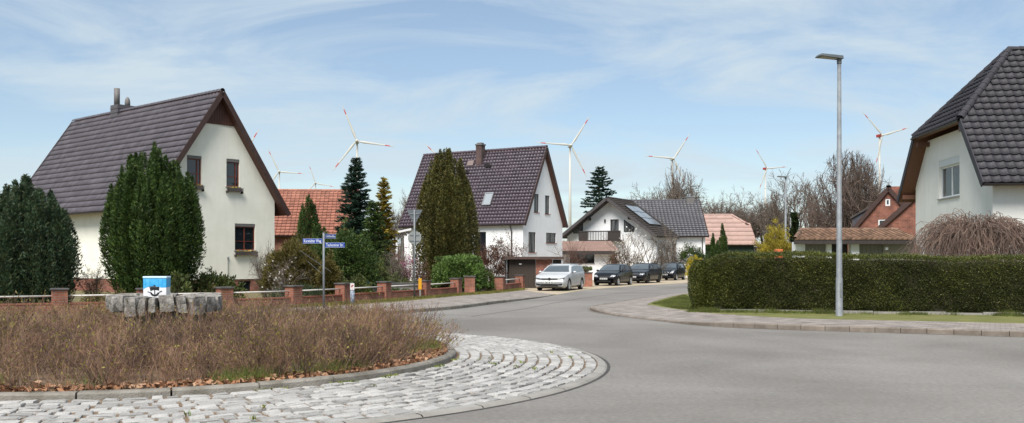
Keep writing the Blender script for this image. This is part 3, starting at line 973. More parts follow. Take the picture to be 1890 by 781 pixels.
    def slope(s, O, e, sv, poly, tw, tc):
        O = Vector(O); e = Vector(e).normalized(); sv = Vector(sv).normalized(); n = e.cross(sv)
        xs = [p[0] for p in poly]; ys = [p[1] for p in poly]
        nc = max(1, round((max(xs) - min(xs)) / tw)); nrw = max(1, round((max(ys) - min(ys)) / tc))
        tw2 = (max(xs) - min(xs)) / nc; tc2 = (max(ys) - min(ys)) / nrw
        for r in range(nrw):
            for c in range(nc):
                a = min(xs) + c * tw2; b = min(ys) + r * tc2
                if not inside((a + tw2 / 2, b + tc2 * .5), poly): continue
                j = random.uniform(-.004, .004)
                p = O + e * a + sv * (b + j) + n * random.uniform(0, .004)
                M = Matrix(((e.x * tw2 / tw, sv.x * tc2 / tc, n.x, p.x), (e.y * tw2 / tw, sv.y * tc2 / tc, n.y, p.y), (e.z * tw2 / tw, sv.z * tc2 / tc, n.z, p.z), (0, 0, 0, 1)))
                s.tiles.append(M)
    def lay_tiles(s, parent, me, m_field, limit=300, skip=lambda p: False):
        def key(M):
            p = s.W @ M.translation
            vis = abs(p.x) < p.y * .545
            return (0 if vis else 1, p.length)
        T = sorted(s.tiles, key=key)
        T = [M for M in T if not skip(s.W @ M.translation)]
        for M in T[:limit]:
            o = mesh_obj('roof_tile', me, parent); o.matrix_basis = M
        rest = T[limit:]
        if rest:
            V = np.array([v.co[:] for v in me.vertices]); F = np.array([list(f.vertices) for f in me.polygons])
            Vs = []; Fs = []
            for i, M in enumerate(rest):
                A = np.array(M)
                Vs.append(V @ A[:3, :3].T + A[:3, 3]); Fs.append(F + i * len(V))
            tag(mesh_obj('roof_tiles', np_mesh('roof_tiles', np.concatenate(Vs), np.concatenate(Fs), m_field), parent), kind='stuff')
    def ridge(s, parent, A, B, m, r=.13, step=.36, name='ridge_tile'):
        A = Vector(A); B = Vector(B); d = (B - A); ln = d.length; d.normalize()
        side = d.cross(Vector((0, 0, 1))).normalized(); up = side.cross(d)
        n = max(1, round(ln / step)); st = ln / n
        mb = MB(); k = 6
        for x, q in ((0, 1.0), (st * .84, .88), (st * 1.06, .9)):
            for i in range(k + 1):
                a = math.pi * (i / k) * 1.16 - .25
                mb.v.append((x, r * q * math.cos(a), r * q * math.sin(a) * .92))
        for j in range(2):
            for i in range(k):
                mb.f.append((j * (k + 1) + i, j * (k + 1) + i + 1, (j + 1) * (k + 1) + i + 1, (j + 1) * (k + 1) + i)); mb.m.append(0)
        me = mb.mesh(name, m, smooth=True)
        for i in range(n):
            p = A + d * (i * st)
            o = mesh_obj(name, me, parent)
            o.matrix_basis = Matrix(((d.x, side.x, up.x, p.x), (d.y, side.y, up.y, p.y), (d.z, side.z, up.z, p.z), (0, 0, 0, 1)))
    def beam(s, name, A, B, wd, ht, m, parent=None):
        """board from A to B (its centre line)"""
        A = Vector(A); B = Vector(B); d = (B - A).normalized(); side = d.cross(Vector((0, 0, 1)))
        if side.length < 1e-3: side = Vector((1, 0, 0))
        side.normalize(); up = side.cross(d)
        ln = (B - A).length
        M = Matrix(((d.x, side.x, up.x, A.x), (d.y, side.y, up.y, A.y), (d.z, side.z, up.z, A.z), (0, 0, 0, 1)))
        return MB().box(0, -wd / 2, -ht / 2, ln, wd / 2, ht / 2, M=M).build(name, m, parent or s.root)
    def roof_basic(s, tile, m_field, sides='L', under=None, tw=.3, tc=.33, hip=None, limit=300, mridge=None, verge=M_verge, hipb=None):
        """gable roof over the whole plan; hip=(setback, xa) clips the front gable as a half hip"""
        w, Ln, ze, zr = s.w, s.L, s.ze, s.zr
        sl = math.hypot(w / 2, zr - ze); under = under or M_soffit
        mt = tile.materials[0]
        if hip:
            sb, xa = hip; zh = ze + (zr - ze) * xa / (w / 2); bA = sl * xa / (w / 2)
        if hip:
            Lp = [(0, 0, ze), (xa, 0, zh), (w / 2, sb, zr), (w / 2, Ln, zr), (0, Ln, ze)]
            Rp = [(w, 0, ze), (w - xa, 0, zh), (w / 2, sb, zr), (w / 2, Ln, zr), (w, Ln, ze)]
        else:
            Lp = [(0, 0, ze), (w / 2, 0, zr), (w / 2, Ln, zr), (0, Ln, ze)]; Rp = [(w, 0, ze), (w / 2, 0, zr), (w / 2, Ln, zr), (w, Ln, ze)]
        dl = s.deck(Lp, mt, under); dr = s.deck(Rp, mt, under)
        main = dr if sides == 'R' else dl
        s.roofs = (dl, dr)
        if 'L' in sides:
            if hip: poly = [(Ln, 0), (Ln, bA), (Ln - sb, sl), (0, sl), (0, 0)]
            else: poly = [(0, 0), (Ln, 0), (Ln, sl), (0, sl)]
            s.slope((0, Ln, ze), (0, -1, 0), (w / 2, 0, zr - ze), poly, tw, tc)
        if 'R' in sides:
            if hip: poly = [(0, 0), (0, bA), (sb, sl), (Ln, sl), (Ln, 0)]
            else: poly = [(0, 0), (Ln, 0), (Ln, sl), (0, sl)]
            s.slope((w, 0, ze), (0, 1, 0), (-w / 2, 0, zr - ze), poly, tw, tc)
        if hip:
            s.deck([(xa, 0, zh), (w - xa, 0, zh), (w / 2, sb, zr)], mt, under)
            hw = w - 2 * xa; hs = math.hypot(sb, zr - zh)
            s.slope((xa, 0, zh), (1, 0, 0), (0, sb, zr - zh), [(0, 0), (hw, 0), (hw / 2, hs)], tw, tc)
            s.ridge(main, (xa, 0, zh + .07), (w / 2, sb, zr + .05), mridge or mt, .14, .38, 'hip_tile')
            s.ridge(main, (w - xa, 0, zh + .07), (w / 2, sb, zr + .05), mridge or mt, .14, .38, 'hip_tile')
            s.ridge(main, (w / 2, sb, zr + .04), (w / 2, Ln, zr + .04), mridge or mt)
            for sg in (0, 1):
                f = (lambda x: x) if sg == 0 else (lambda x: w - x)
                s.beam('verge_board', (f(0), -.02, ze - .05), (f(xa), -.02, zh - .05), .035, .24, verge, main)
            s.gut((xa - .05, -.06, zh - .01), (w - xa + .05, -.06, zh - .01), main)
        else:
            s.ridge(main, (w / 2, -.02, zr + .04), (w / 2, Ln + .02, zr + .04), mridge or mt)
            for yy in (-.022, Ln + .022):
                s.beam('verge_board', (0, yy, ze - .06), (w / 2, yy, zr - .06), .04, .26, verge, main)
                s.beam('verge_board', (w, yy, ze - .06), (w / 2, yy, zr - .06), .04, .26, verge, main)
        if 'L' in sides: s.gut((-.05, 0, ze - .02), (-.05, Ln, ze - .02), main)
        if 'R' in sides: s.gut((w + .05, 0, ze - .02), (w + .05, Ln, ze - .02), main)
        s.lay_tiles(main, tile, m_field, limit)
        return main
    def gut(s, A, B, parent):
        A = Vector(A); B = Vector(B); d = (B - A).normalized(); side = d.cross(Vector((0, 0, 1))).normalized()
        mb = MB(); k = 6
        for P in (A, B):
            for i in range(k + 1):
                a = math.pi + math.pi * i / k
                mb.v.append(tuple(P + side * .065 * math.cos(a) + Vector((0, 0, .065 * math.sin(a)))))
        for i in range(k): mb.f.append((i, i + 1, k + 2 + i, k + 1 + i)); mb.m.append(0)
        mb.build('gutter', M_gutter, parent)
    def gable_outline(s, zb, t=.16, top=None):
        """wall outline below the roof on the front gable"""
        x0, x1 = s.ov, s.w - s.ov
        zz = lambda x: s.ze + s.sl * min(x, s.w - x) - t
        if top is None:
            return [(x0, zb), (x1, zb), (x1, zz(x1)), (s.w / 2, zz(s.w / 2)), (x0, zz(x0))]
        xt = (top + t - s.ze) / s.sl
        return [(x0, zb), (x1, zb), (x1, zz(x1)), (s.w - xt, top), (xt, top), (x0, zz(x0))]
def downpipe(h, x, y, z0, z1, m=M_gutter, bend=(0, 0)):
    MB().tube([(x + bend[0], y + bend[1], z1), (x + bend[0] * .9, y + bend[1] * .9, z1 - .1), (x, y, z1 - .45), (x, y, z0)], .045, 8).build('downpipe', m, h.root, smooth=True)

T_plum = tile_mesh('roof_tile', .30, .37, M_t_plum, .034)
T_viol = tile_mesh('roof_tile', .27, .29, M_t_viol, .036)
T_anth = tile_mesh('roof_tile', .31, .34, M_t_anth, .042)
T_red = tile_mesh('roof_tile', .30, .32, M_t_red, .03)
T_grey = tile_mesh('roof_tile', .34, .34, M_t_grey, .02)
T_brown = tile_mesh('roof_tile', .34, .34, M_t_brown, .03)
T_clay = tile_mesh('roof_tile', .26, .30, M_t_clay, .05)
T_pink = tile_mesh('roof_tile', .9, .85, M_t_pink, .025)

M_planter = mat('flower_box_plastic', (.06, .05, .05), (.085, .07, .065), scale=5, rough=.6)
def flower_box(h, face, a0, a1, z, label, h2=.17):
    F = h.W @ h.F[face]
    o = empty('flower_box', (0, 0, 0), 0, label, 'flower box', 'flower boxes under the windows'); o.matrix_world = F @ Matrix.Translation(((a0 + a1) / 2, -.11, z))
    w = (a1 - a0) / 2
    MB().prism([(-w, -.09), (w, -.09), (w - .02, .09), (-w + .02, .09)], 0, h2).build('trough', M_planter, o)
    for q in (-w - .03, w + .03):
        MB().box(q - .012, -.1, -.1, q + .012, .1, .02).box(q - .012, -.1, -.1, q + .012, -.08, h2 + .02).build('bracket', M_frame_dark, o)
    n = 60
    C = np.stack([RNG.uniform(-w + .05, w - .05, n), RNG.uniform(-.06, .06, n), h2 + RNG.uniform(0, .07, n)], 1)
    D = RNG.normal(0, .4, (n, 3)); D[:, 2] += 1
    V, F2 = leaves(C, D, .07, .045, .5)
    mesh_obj('pansies', np_mesh('pansies', V, F2, mat('pansy', (.5, .35, .02), rough=.6, icols=[(.05, .10, .02), (.55, .36, .02), (.07, .12, .02), (.6, .42, .03), (.45, .2, .03)])), o)
    return o

# ---- cream gabled house at the left
H = House('gabled_house', 'cream rendered house with steep plum tiled roof and brown gable top', 'house', -17.016, 44.2, 49.5, 8.0, 16.1, 4.13, 10.11, ov=.62, g=.42)
h1 = H
rf = H.roof_basic(T_plum, M_t_plum_f, 'L', M_wood, .30, .37)
lw = H.L - H.g
H.wall('L', [(H.g, .75), (lw, .75), (lw, H.ze + .5), (H.g, H.ze + .5)], [], M_render_cream)
H.wall('L', [(H.g + .02, -.1), (lw - .02, -.1), (lw - .02, .75), (H.g + .02, .75)], [], M_brick, 'plinth', dy=.03)
H.wall('R', [(H.g, -.1), (lw, -.1), (lw, H.ze + .5), (H.g, H.ze + .5)], [], mat('rust_brown_cladding', (.16, .06, .045), (.2, .08, .055), scale=2, rough=.8))
H.wall('B', [(p, z) for p, z in H.gable_outline(0)], [], M_render_cream)
b0 = H.px('G', 345, 343); b1 = H.px('G', 372, 286); wA = (b0[0], H.px('G', 357, 340)[1], b1[0], H.px('G', 357, 287)[1])
c0 = H.px('G', 418, 0)[0]; c1 = H.px('G', 442, 0)[0]; wB = (c0, wA[1], c1, wA[3])
d0 = H.px('G', 433.5, 0)[0]; d1 = H.px('G', 471, 0)[0]; wC = (d0, H.px('G', 452, 462)[1], d1, H.px('G', 452, 413)[1])
zw = H.px('G', 400, 229)[1]
H.wall('G', H.gable_outline(.72, top=zw), [wA, wB, wC], M_render_cream)
xt = (zw + .16 - H.ze) / H.sl
H.wall('G', [(xt - .12, zw), (H.w - xt + .12, zw), (H.w / 2, H.zr - .13)], [], M_wood, 'boarded_gable_top', dy=-.03)
for k in range(int((H.w - 2 * xt) / .14)):                      # upright boards of the gable top
    x = xt + .05 + k * .14
    zt_ = H.ze + H.sl * min(x + .065, H.w - x - .065) - .2
    if zt_ > zw + .15:
        o = MB().box(x, -.05, zw - .02, x + .128, -.031, zt_).build('board', M_wood, H.root); o.matrix_basis = H.F['G']
H.wall('G', [(H.ov + .03, -.1), (H.w - H.ov - .03, -.1), (H.w - H.ov - .03, .72), (H.ov + .03, .72)], [(5.2, .05, 5.95, .62)], M_brick, 'plinth', dy=.04)
H.window('G', 5.2, .05, 5.95, .62, M_frame_dark, sill=False, dy=.04)
for q in (wA, wB):
    H.window('G', *q, m=M_frame_brown, vert=(.74,), hor=(.42,), shutter=.15)
H.window('G', *wC, m=M_frame_brown, vert=(.5,), hor=(.38,), shutter=.15)
flower_box(H, 'G', wA[0] + .02, wA[2] - .02, wA[1] - .24, 'flower box under the left upper window of the cream house, beside the yew')
flower_box(H, 'G', wB[0], wB[2] + .05, wB[1] - .24, 'flower box under the right upper window of the cream house')
flower_box(H, 'G', wC[0], wC[2], wC[1] - .24, 'wide flower box under the ground floor window of the cream house')
xv, zv = H.px('G', 420, 478)
o = MB().tube([(xv, -.05, .75), (xv, -.05, zv)], .018, 6).tube([(xv, -.05, zv), (xv, -.05, zv + .1)], .05, 8).build('vent_pipe', M_zinc, H.root); o.matrix_basis = H.F['G']
# chimney with a steel flue
ch = MB().box(-.55, -.42, -1.2, .55, .42, .42).build('chimney', mat('slate_clad_chimney', (.07, .065, .07), (.11, .10, .11), scale=9, rough=.6), rf)
ch.location = (H.w / 2 + .3, 10.6, H.zr)
for k in range(4):
    MB().box(-.57, -.44, -.5 + k * .23, .57, .44, -.46 + k * .23).build('slate_course', MATS['slate_clad_chimney'], ch)
MB().tube([(-.25, .25, .4), (-.25, .25, 1.42)], .16, 12).build('flue', M_shutter, ch, smooth=True)
MB().tube([(.15, -.2, .4), (.15, -.2, .62), (.15, -.2, .8), (.15, -.2, .92)], [.15, .15, .12, .05], 12).build('chimney_pot', M_shutter, ch, smooth=True)
for yy in (14.2, 12.6):                                           # snow hooks near the eaves
    MB().box(-.03, -.16, 0, .03, .16, .09).build('snow_hook', M_gutter, rf, loc=(.36, yy, H.ze + .62))

# ---- white house with violet tiles
sc2 = 6.6 / 8.0
H = House('gabled_house', 'white house with shiny violet tiled roof, brick chimney and skylight', 'house', 1.107 * sc2, 82.339 * sc2, 59.2, 6.6, 13.669 * sc2, EYE + (4.824 - EYE) * sc2, EYE + (11.912 - EYE) * sc2, ov=.25, g=.3)
h2 = H
rf = H.roof_basic(T_viol, M_t_viol_f, 'L', M_wood, .27, .29)
def bx(a, b): 
    p = H.px('G', a[0], 0)[0], H.px('G', b[0], 0)[0]; m = (a[0] + b[0]) / 2
    return (p[0], H.px('G', m, b[1])[1], p[1], H.px('G', m, a[1])[1])
w1 = bx((985.5, 358), (994.5, 392)); w2 = bx((1006, 361), (1014.5, 395)); w3 = bx((975.5, 428.5), (989, 466)); w4 = bx((1008, 430), (1026.5, 448.5))
H.wall('G', H.gable_outline(-.1), [w1, w2, w3, w4], M_render_white)
for q, v in ((w1, (.5,)), (w2, (.5,)), (w3, (.5,)), (w4, (.5,))):
    H.window('G', *q, m=M_frame_dark, glass=M_glass2, vert=v, shutter=0, sillm=mat('brick_sill', (.22, .08, .06), rough=.8))
lw = H.L
la = H.px('L', 876, 430)[0]; lbb = H.px('L', 897, 430)[0]
hl_ = (la, 1.4, lbb, H.px('L', 890, 428)[1])
H.wall('L', [(H.g, -.1), (lw - H.g, -.1), (lw - H.g, H.ze + .2), (H.g, H.ze + .2)], [hl_], M_render_white)
H.window('L', *hl_, m=M_frame_dark, vert=(.5,))
H.wall('R', [(H.g, -.1), (lw - H.g, -.1), (lw - H.g, H.ze + .2), (H.g, H.ze + .2)], [], M_render_white)
H.wall('B', H.gable_outline(0), [], M_render_white)
downpipe(H, H.ov - .09, 1.2, 0, H.ze - .05, M_gutter, (-.2, 0))
ch = MB().box(-.26, -.26, -1.35, .26, .26, .42).build('chimney', brick_mat('chimney_brick', (.10, .055, .05), (.075, .045, .045), (.12, .10, .09)), rf); ch.location = (H.w / 2 - .45, 5.6, H.zr)
MB().box(-.31, -.31, .42, .31, .31, .52).box(-.2, -.2, .52, .2, .2, .62).build('chimney_cap', M_shutter, ch)
sv = Vector((H.w / 2, 0, H.zr - H.ze)).normalized(); nv = Vector((-sv.z, 0, sv.x))
def on_slope(y, t):                    # matrix on the left slope: x along -y, y up the slope
    p = Vector((0, y, H.ze)) + sv * t
    return Matrix(((0, sv.x, nv.x, p.x), (-1, 0, 0, p.y), (0, sv.z, nv.z, p.z), (0, 0, 0, 1)))
sl2 = math.hypot(H.w / 2, H.zr - H.ze)
o = MB().box(-.37, -.56, .0, .37, -.48, .16).box(-.37, .48, .0, .37, .56, .16).box(-.37, -.48, .0, -.3, .48, .16).box(.3, -.48, .0, .37, .48, .16).build('skylight', M_zinc, rf); o.matrix_basis = on_slope(3.75, sl2 * .33)
MB().box(-.3, -.48, .1, .3, .48, .125).build('pane', mat('skylight_glass', (.28, .31, .33), rough=.06, spec=.9), o)
o = MB().box(-.28, -.2, 0, .28, .26, .13).build('roof_hatch', mat('rusty_hatch', (.16, .12, .11), (.2, .15, .14), scale=4, rough=.7), rf); o.matrix_basis = on_slope(6.4, sl2 * .83)
for i, (yy, tt) in enumerate(((6.75, .72), (6.55, .70), (4.75, .79), (4.6, .77))):
    o = MB().box(-.26, -.05, .05, .26, .05, .2).box(-.26, .02, .05, .26, .05, .26).build('roof_step', M_gutter, rf); o.matrix_basis = on_slope(yy, sl2 * tt)

# ---- garage in front of it, sunk below the street
M_gdoor = mat('dark_garage_boarding', (.035, .026, .02), (.055, .04, .032), scale=3, rough=.7, stretch=(10, 10, 1))
Yg = 57.0
gx0, gx1 = at(932, Yg), at(1037, Yg)
ga = empty('flat_roof_garage', (gx0, Yg, 0), 0, 'low flat roofed garage with dark boarded front and brick pier behind the silver car', 'garage')
wv = gx1 - gx0
MB().box(-.05, -.3, 1.74, wv + .1, 5, 1.90).build('roof', mat('bitumen_edge', (.06, .035, .03), (.08, .05, .04), scale=3, rough=.7), ga)
MB().box(.25, .08, -.4, 1.85, .2, 1.74).build('back_wall', M_gdoor, ga)
for k in range(11):
    MB().box(.26 + k * .145, .04, -.4, .26 + k * .145 + .13, .079, 1.735).build('board', M_gdoor, ga)
MB().box(.06, -.02, -.4, .14, .06, 1.74).build('post', M_zinc, ga)
MB().box(1.86, 0, -.4, 2.86, .3, 1.735).build('brick_pier', M_brick, ga)
MB().box(2.88, .12, -.4, 3.4, .2, 1.73).build('lattice_panel', M_darkwood, ga)
MB().box(.02, .25, -.4, .24, 5, 1.73).build('side_wall', M_gdoor, ga)
MB().box(.85, -.02, 1.42, 1.0, .03, 1.5).build('wall_lamp', M_frame_white, ga)

# ---- white chalet style house with balcony
s3 = .74
H = House('chalet_house', 'white wide gabled house with dark balcony and solar panels on its brown roof', 'house', 6.015 * s3, 120.983 * s3, -28, 13 * s3, 6.6, 3.85, EYE + (9.366 - EYE) * s3 + .05, ov=.35, g=1.1)
h3 = H
rf = H.roof_basic(T_brown, M_t_brown_f, 'R', M_darkwood, .34, .34, verge=mat('grey_brown_fascia', (.055, .05, .052), (.08, .07, .07), scale=3, rough=.6))
def bx(a, b):
    p = H.px('G', a[0], 0)[0], H.px('G', b[0], 0)[0]; m = (a[0] + b[0]) / 2
    return (p[0], H.px('G', m, b[1])[1], p[1], H.px('G', m, a[1])[1])
door = bx((1126.5, 405), (1142, 440)); t1 = bx((1058, 410), (1076, 431)); t2 = bx((1151.5, 405), (1171, 428))
H.wall('G', H.gable_outline(-.1), [door], M_render_white)
H.window('G', *door, m=M_frame_dark, glass=M_glass2, vert=(.5,), sill=False)
for q, sg in ((t1, 0), (t2, 1)):                                     # slanted attic windows
    a0, z0, a1, z1 = q
    hi, lo = z1, z0 + (z1 - z0) * .38
    pts = [(a0, z0), (a1, z0), (a1, lo if sg else hi), (a0, hi if sg else lo)]
    mb = MB(); k = 4
    mb.add([(a, -.02, z) for a, z in pts] + [(a, .03, z) for a, z in pts], [(0, 1, 2, 3)] + [(i, (i + 1) % 4, (i + 1) % 4 + 4, i + 4) for i in range(4)])
    o = mb.build('attic_window', M_frame_dark, H.root); o.matrix_basis = H.F['G']
    cx = (a0 + a1) / 2; cz = sum(z for a, z in pts) / 4
    q2 = [(cx + (a - cx) * .86, cz + (z - cz) * .84) for a, z in pts]
    MB().add([(a, -.024, z) for a, z in q2], [(0, 1, 2, 3)]).build('pane', M_glass2, o)
ba = bx((1076, 427), (1152, 443.5))
bal = MB().box(ba[0], -.95, ba[1] - .12, ba[2], -.02, ba[1]).build('balcony', M_darkwood, H.root); bal.matrix_basis = H.F['G']
MB().box(ba[0], -1.0, ba[3] - .08, ba[2], -.92, ba[3] + .02).build('handrail', M_darkwood, bal)
nb = 26
for i in range(nb):
    x = ba[0] + .05 + (ba[2] - ba[0] - .1) * i / (nb - 1)
    solid = i < 6 or i > 17
    MB().box(x - (.075 if solid else .028), -.97, ba[1], x + (.075 if solid else .028), -.94, ba[3] - .08).build('baluster', M_darkwood, bal)
for bxx in (.28, .72):                                               # purlin ends
    x = H.w * bxx; z = H.ze + H.sl * min(x, H.w - x) - .32
    MB().box(x - .12, .2, z - .12, x + .12, 1.3, z + .14).build('purlin', M_darkwood, H.root)
H.wall('R', [(H.g, -.1), (H.L, -.1), (H.L, H.ze + .2), (H.g, H.ze + .2)], [(2.2, .1, 2.9, 2.1)], M_render_white)
H.window('R', 2.2, .1, 2.9, 2.1, M_frame_dark, sill=False)
H.wall('L', [(0.1, -.1), (H.L - H.g, -.1), (H.L - H.g, H.ze + .2), (.1, H.ze + .2)], [], M_render_white)
xq, zq = H.px('G', 1117, 408)
o = MB().tube([(xq, -.06, zq - .12), (xq, -.06, zq + .15)], .08, 8).build('wall_lamp', M_frame_dark, H.root); o.matrix_basis = H.F['G']
# solar panels on the right slope
sv = Vector((-H.w / 2, 0, H.zr - H.ze)).normalized(); nv = Vector((0, 1, 0)).cross(sv)
M_solar = mat('solar_cell', (.16, .18, .20), (.2, .22, .25), scale=.7, rough=.12, spec=.9)
for i in range(2):
    for j in range(3):
        p = Vector((H.w, 1.9 + i * 1.7, H.ze)) + sv * (1.75 + j * 1.02) + nv * .12
        o = MB().box(0, 0, 0, 1.64, .98, .05).build('solar_panel', M_frame_dark, rf)
        o.matrix_basis = Matrix(((0, sv.x, nv.x, p.x), (1, 0, 0, p.y), (0, sv.z, nv.z, p.z), (0, 0, 0, 1)))
        MB().box(.03, .03, .05, 1.61, .95, .056).build('cell_glass', M_solar, o)
# low porch wing in front
Yp = 80.0
pw = House('porch_wing', 'low white wing with brown lean-to roof below the dark balcony', 'porch', at(1034, Yp), Yp, 0, 5.2, 5.0, 2.0, 3.2)
px1 = at(1143, Yp) - at(1034, Yp)
pw.root.name = 'porch_wing'
zt_, zb_ = EYE + (480 - 445) / 1750 * 83.5, EYE + (480 - 463) / 1750 * Yp
mb = MB().add([(-.1, -.3, zb_), (px1, -.3, zb_), (px1 - .35, 3.4, zt_), (-.1, 3.4, zt_), (-.1, -.3, zb_ - .16), (px1, -.3, zb_ - .16), (px1 - .35, 3.4, zt_ - .16), (-.1, 3.4, zt_ - .16)],
              [(0, 1, 2, 3), (7, 6, 5, 4), (0, 4, 5, 1), (1, 5, 6, 2), (2, 6, 7, 3), (3, 7, 4, 0)])
mb.build('roof', mat('brown_felt_roof', (.20, .125, .10), (.25, .16, .13), scale=1.5, rough=.85, bump=.2), pw.root)
MB().box(-.12, -.36, zb_ - .3, px1 + .04, -.3, zb_ - .02).build('fascia', M_darkwood, pw.root)
pw.g = 0
pw.F['G'] = Matrix(((1, 0, 0, 0), (0, 1, 0, .3), (0, 0, 1, 0), (0, 0, 0, 1)))
q0 = pw.px('G', 1052, 0)[0]; q1 = pw.px('G', 1097, 0)[0]
ww = (q0, pw.px('G', 1075, 484)[1] - .1, q1, pw.px('G', 1075, 467.5)[1])
pw.wall('G', [(0, -.1), (px1 - .6, -.1), (px1 - .6, zb_), (0, zb_)], [ww], M_render_white)
pw.window('G', *ww, m=M_frame_dark, vert=(.33, .66))
MB().box(px1 - .6, .25, -.1, px1 - .12, .75, zb_ - .1).build('brick_pier', M_brick, pw.root)

# ---- grey roofed wing behind it
Y4 = 92.0
x4r = at(1308, Y4)
H = House('grey_roof_house', 'long white house with plain slate grey roof right of the chalet', 'house', x4r, Y4, 90, 9.0, x4r - at(1140, Y4), EYE + 44 / 1750 * Y4, EYE + 109 / 1750 * (Y4 + 4.5), ov=.4, g=.25)
h4 = H
rf = H.roof_basic(T_grey, M_t_grey_f, 'L', M_darkwood, .36, .34)
qa = H.L - H.px('L', 1290, 0)[0]
H.wall('L', [(0.2, -.1), (H.L - .25, -.1), (H.L - .25, H.ze + .2), (0.2, H.ze + .2)], [], M_render_white)
H.wall('G', H.gable_outline(-.1), [], M_render_white)
H.wall('R', [(0.2, -.1), (H.L - .25, -.1), (H.L - .25, H.ze + .2), (0.2, H.ze + .2)], [], M_render_white)
downpipe(H, H.ov - .08, .55, 0, H.ze, M_gutter, (-.3, 0))
ch = MB().box(-.4, -.4, -1, .4, .4, .35).build('chimney', M_shutter, rf); ch.location = (H.w / 2, 1.0, H.zr)
MB().tube([(0, 0, .35), (0, 0, .75)], .14, 8).box(-.44, -.44, .35, .44, .44, .42).build('chimney_cap', M_zinc, ch)
for yy in (1.2, 2.6):
    MB().box(-.05, -.2, 0, .05, .2, .12).build('snow_hook', M_gutter, rf, loc=(.8, yy, H.ze + .62))

# ---- pink half-hipped barn
Y5 = 112.0
x5 = at(1398, Y5)
H = House('barn', 'barn with faded pink half-hipped roof and dark green wall', 'barn', x5, Y5, 90, 10.0, x5 - at(1295, Y5), EYE + 28 / 1750 * Y5, EYE + 83 / 1750 * (Y5 + 5), ov=.4, g=.3)
rf = H.roof_basic(T_pink, M_t_pink_f, 'L', M_wood, .9, .85, hip=(1.9, 3.0), mridge=M_t_pink)
M_green = mat('dark_green_boards', (.018, .035, .026), (.03, .05, .038), scale=2, rough=.8, stretch=(12, 12, 1))
H.wall('L', [(0, -.1), (H.L - .3, -.1), (H.L - .3, H.ze + .2), (0, H.ze + .2)], [], M_green)
H.wall('G', H.gable_outline(-.1, top=H.ze + 3.2), [], M_brick)

# ---- red roofed house behind the garden
Y6 = 70.0
x6 = at(655, Y6)
H = House('red_roof_house', 'long roof of orange red tiles behind the conifers', 'house', x6, Y6, 95, 8.4, x6 - at(455, Y6), EYE + 45 / 1750 * Y6, EYE + 127 / 1750 * (Y6 + 4), ov=.4, g=.3)
H.roof_basic(T_red, M_t_red_f, 'L', M_wood, .32, .34)
H.wall('L', [(0, -.1), (H.L - .3, -.1), (H.L - .3, H.ze + .2), (0, H.ze + .2)], [], M_brick)
H.wall('G', H.gable_outline(-.1), [], M_brick)

# ---- white half-hipped house at the right edge
gd = Vector((.1, 1, 0)).normalized()
E0 = Vector((15.9, 32.0, 0)); wR = 9.4
E1 = E0 + gd * wR
yawR = math.degrees(math.atan2(-gd.y, -gd.x))
H = House('half_hipped_house', 'white house with half-hipped anthracite tiled roof behind the clipped hedge', 'house', E1.x, E1.y, yawR, wR, 15.0, 4.3, 9.75, ov=.62, g=.55)
hr = H
rf = H.roof_basic(T_anth, M_t_anth_f, 'R', M_soffit, .31, .34, hip=(2.75, 2.1), limit=300, verge=M_t_anth)
ze0 = H.ze + H.sl * 2.1
qa = H.px('G', 1733, 0)[0]; qb = H.px('G', 1771, 0)[0]; zc = H.px('G', 1752, 364)[1]; zd = H.px('G', 1752, 292)[1]
wR1 = (qa, zc, qb, zd)
H.wall('G', H.gable_outline(-.1, top=ze0 - .12), [wR1], M_render_grey, depth=.2)
# white framed window with curtain behind clear glass
M_clear = bpy.data.materials.new('clear_pane'); M_clear.use_nodes = True
_t = M_clear.node_tree; _t.nodes.clear()
_o = _t.nodes.new('ShaderNodeOutputMaterial'); _g = _t.nodes.new('ShaderNodeBsdfGlossy'); _g.inputs['Roughness'].default_value = .03
_tr = _t.nodes.new('ShaderNodeBsdfTransparent'); _tr.inputs[0].default_value = (.8, .84, .84, 1)
_m = _t.nodes.new('ShaderNodeMixShader'); _f = _t.nodes.new('ShaderNodeFresnel'); _f.inputs[0].default_value = 1.6
_t.links.new(_f.outputs[0], _m.inputs[0]); _t.links.new(_tr.outputs[0], _m.inputs[1]); _t.links.new(_g.outputs[0], _m.inputs[2]); _t.links.new(_m.outputs[0], _o.inputs[0])
wn_ = H.window('G', *wR1, m=M_frame_white, glass=M_clear, vert=(.52,), depth=.13, shutter=.26, fw=.075, shm=mat('white_shutter_box', (.66, .67, .67), rough=.5), sillm=mat('grey_sill', (.3, .3, .29), rough=.6))
mb = MB(); nf = 40
for i in range(nf + 1):
    a = qa + (qb - qa) * i / nf; d = .30 + .03 * math.sin(i * 1.5)
    mb.v += [(a, d, zc), (a, d, zd - .2)]
mb.f = [(2 * i, 2 * i + 2, 2 * i + 3, 2 * i + 1) for i in range(nf) if not 16 < i < 25]; mb.m = [0] * len(mb.f)
mb.build('curtain', mat('net_curtain', (.6, .62, .62), rough=.9, transl=.3), wn_, smooth=True)
MB().box(qa - .3, .55, zc - .3, qb + .3, .6, zd + .2).build('room_back', mat('dim_room', (.05, .05, .05), rough=.9), wn_)
H.wall('R', [(H.g, -.1), (H.L, -.1), (H.L, H.ze + .35), (H.g, H.ze + .35)], [(3.4, 1.0, 4.8, 2.3)], M_render_grey)
H.window('R', 3.4, 1.0, 4.8, 2.3, M_frame_white, vert=(.5,))
H.wall('L', [(0, -.1), (H.L - H.g, -.1), (H.L - H.g, H.ze + .35), (0, H.ze + .35)], [], M_render_grey)
for x in (.42, H.w - .42):
    MB().box(x - .08, 0.06, H.ze + .02, x + .08, .6, H.ze + .2).build('purlin', M_soffit, H.root)
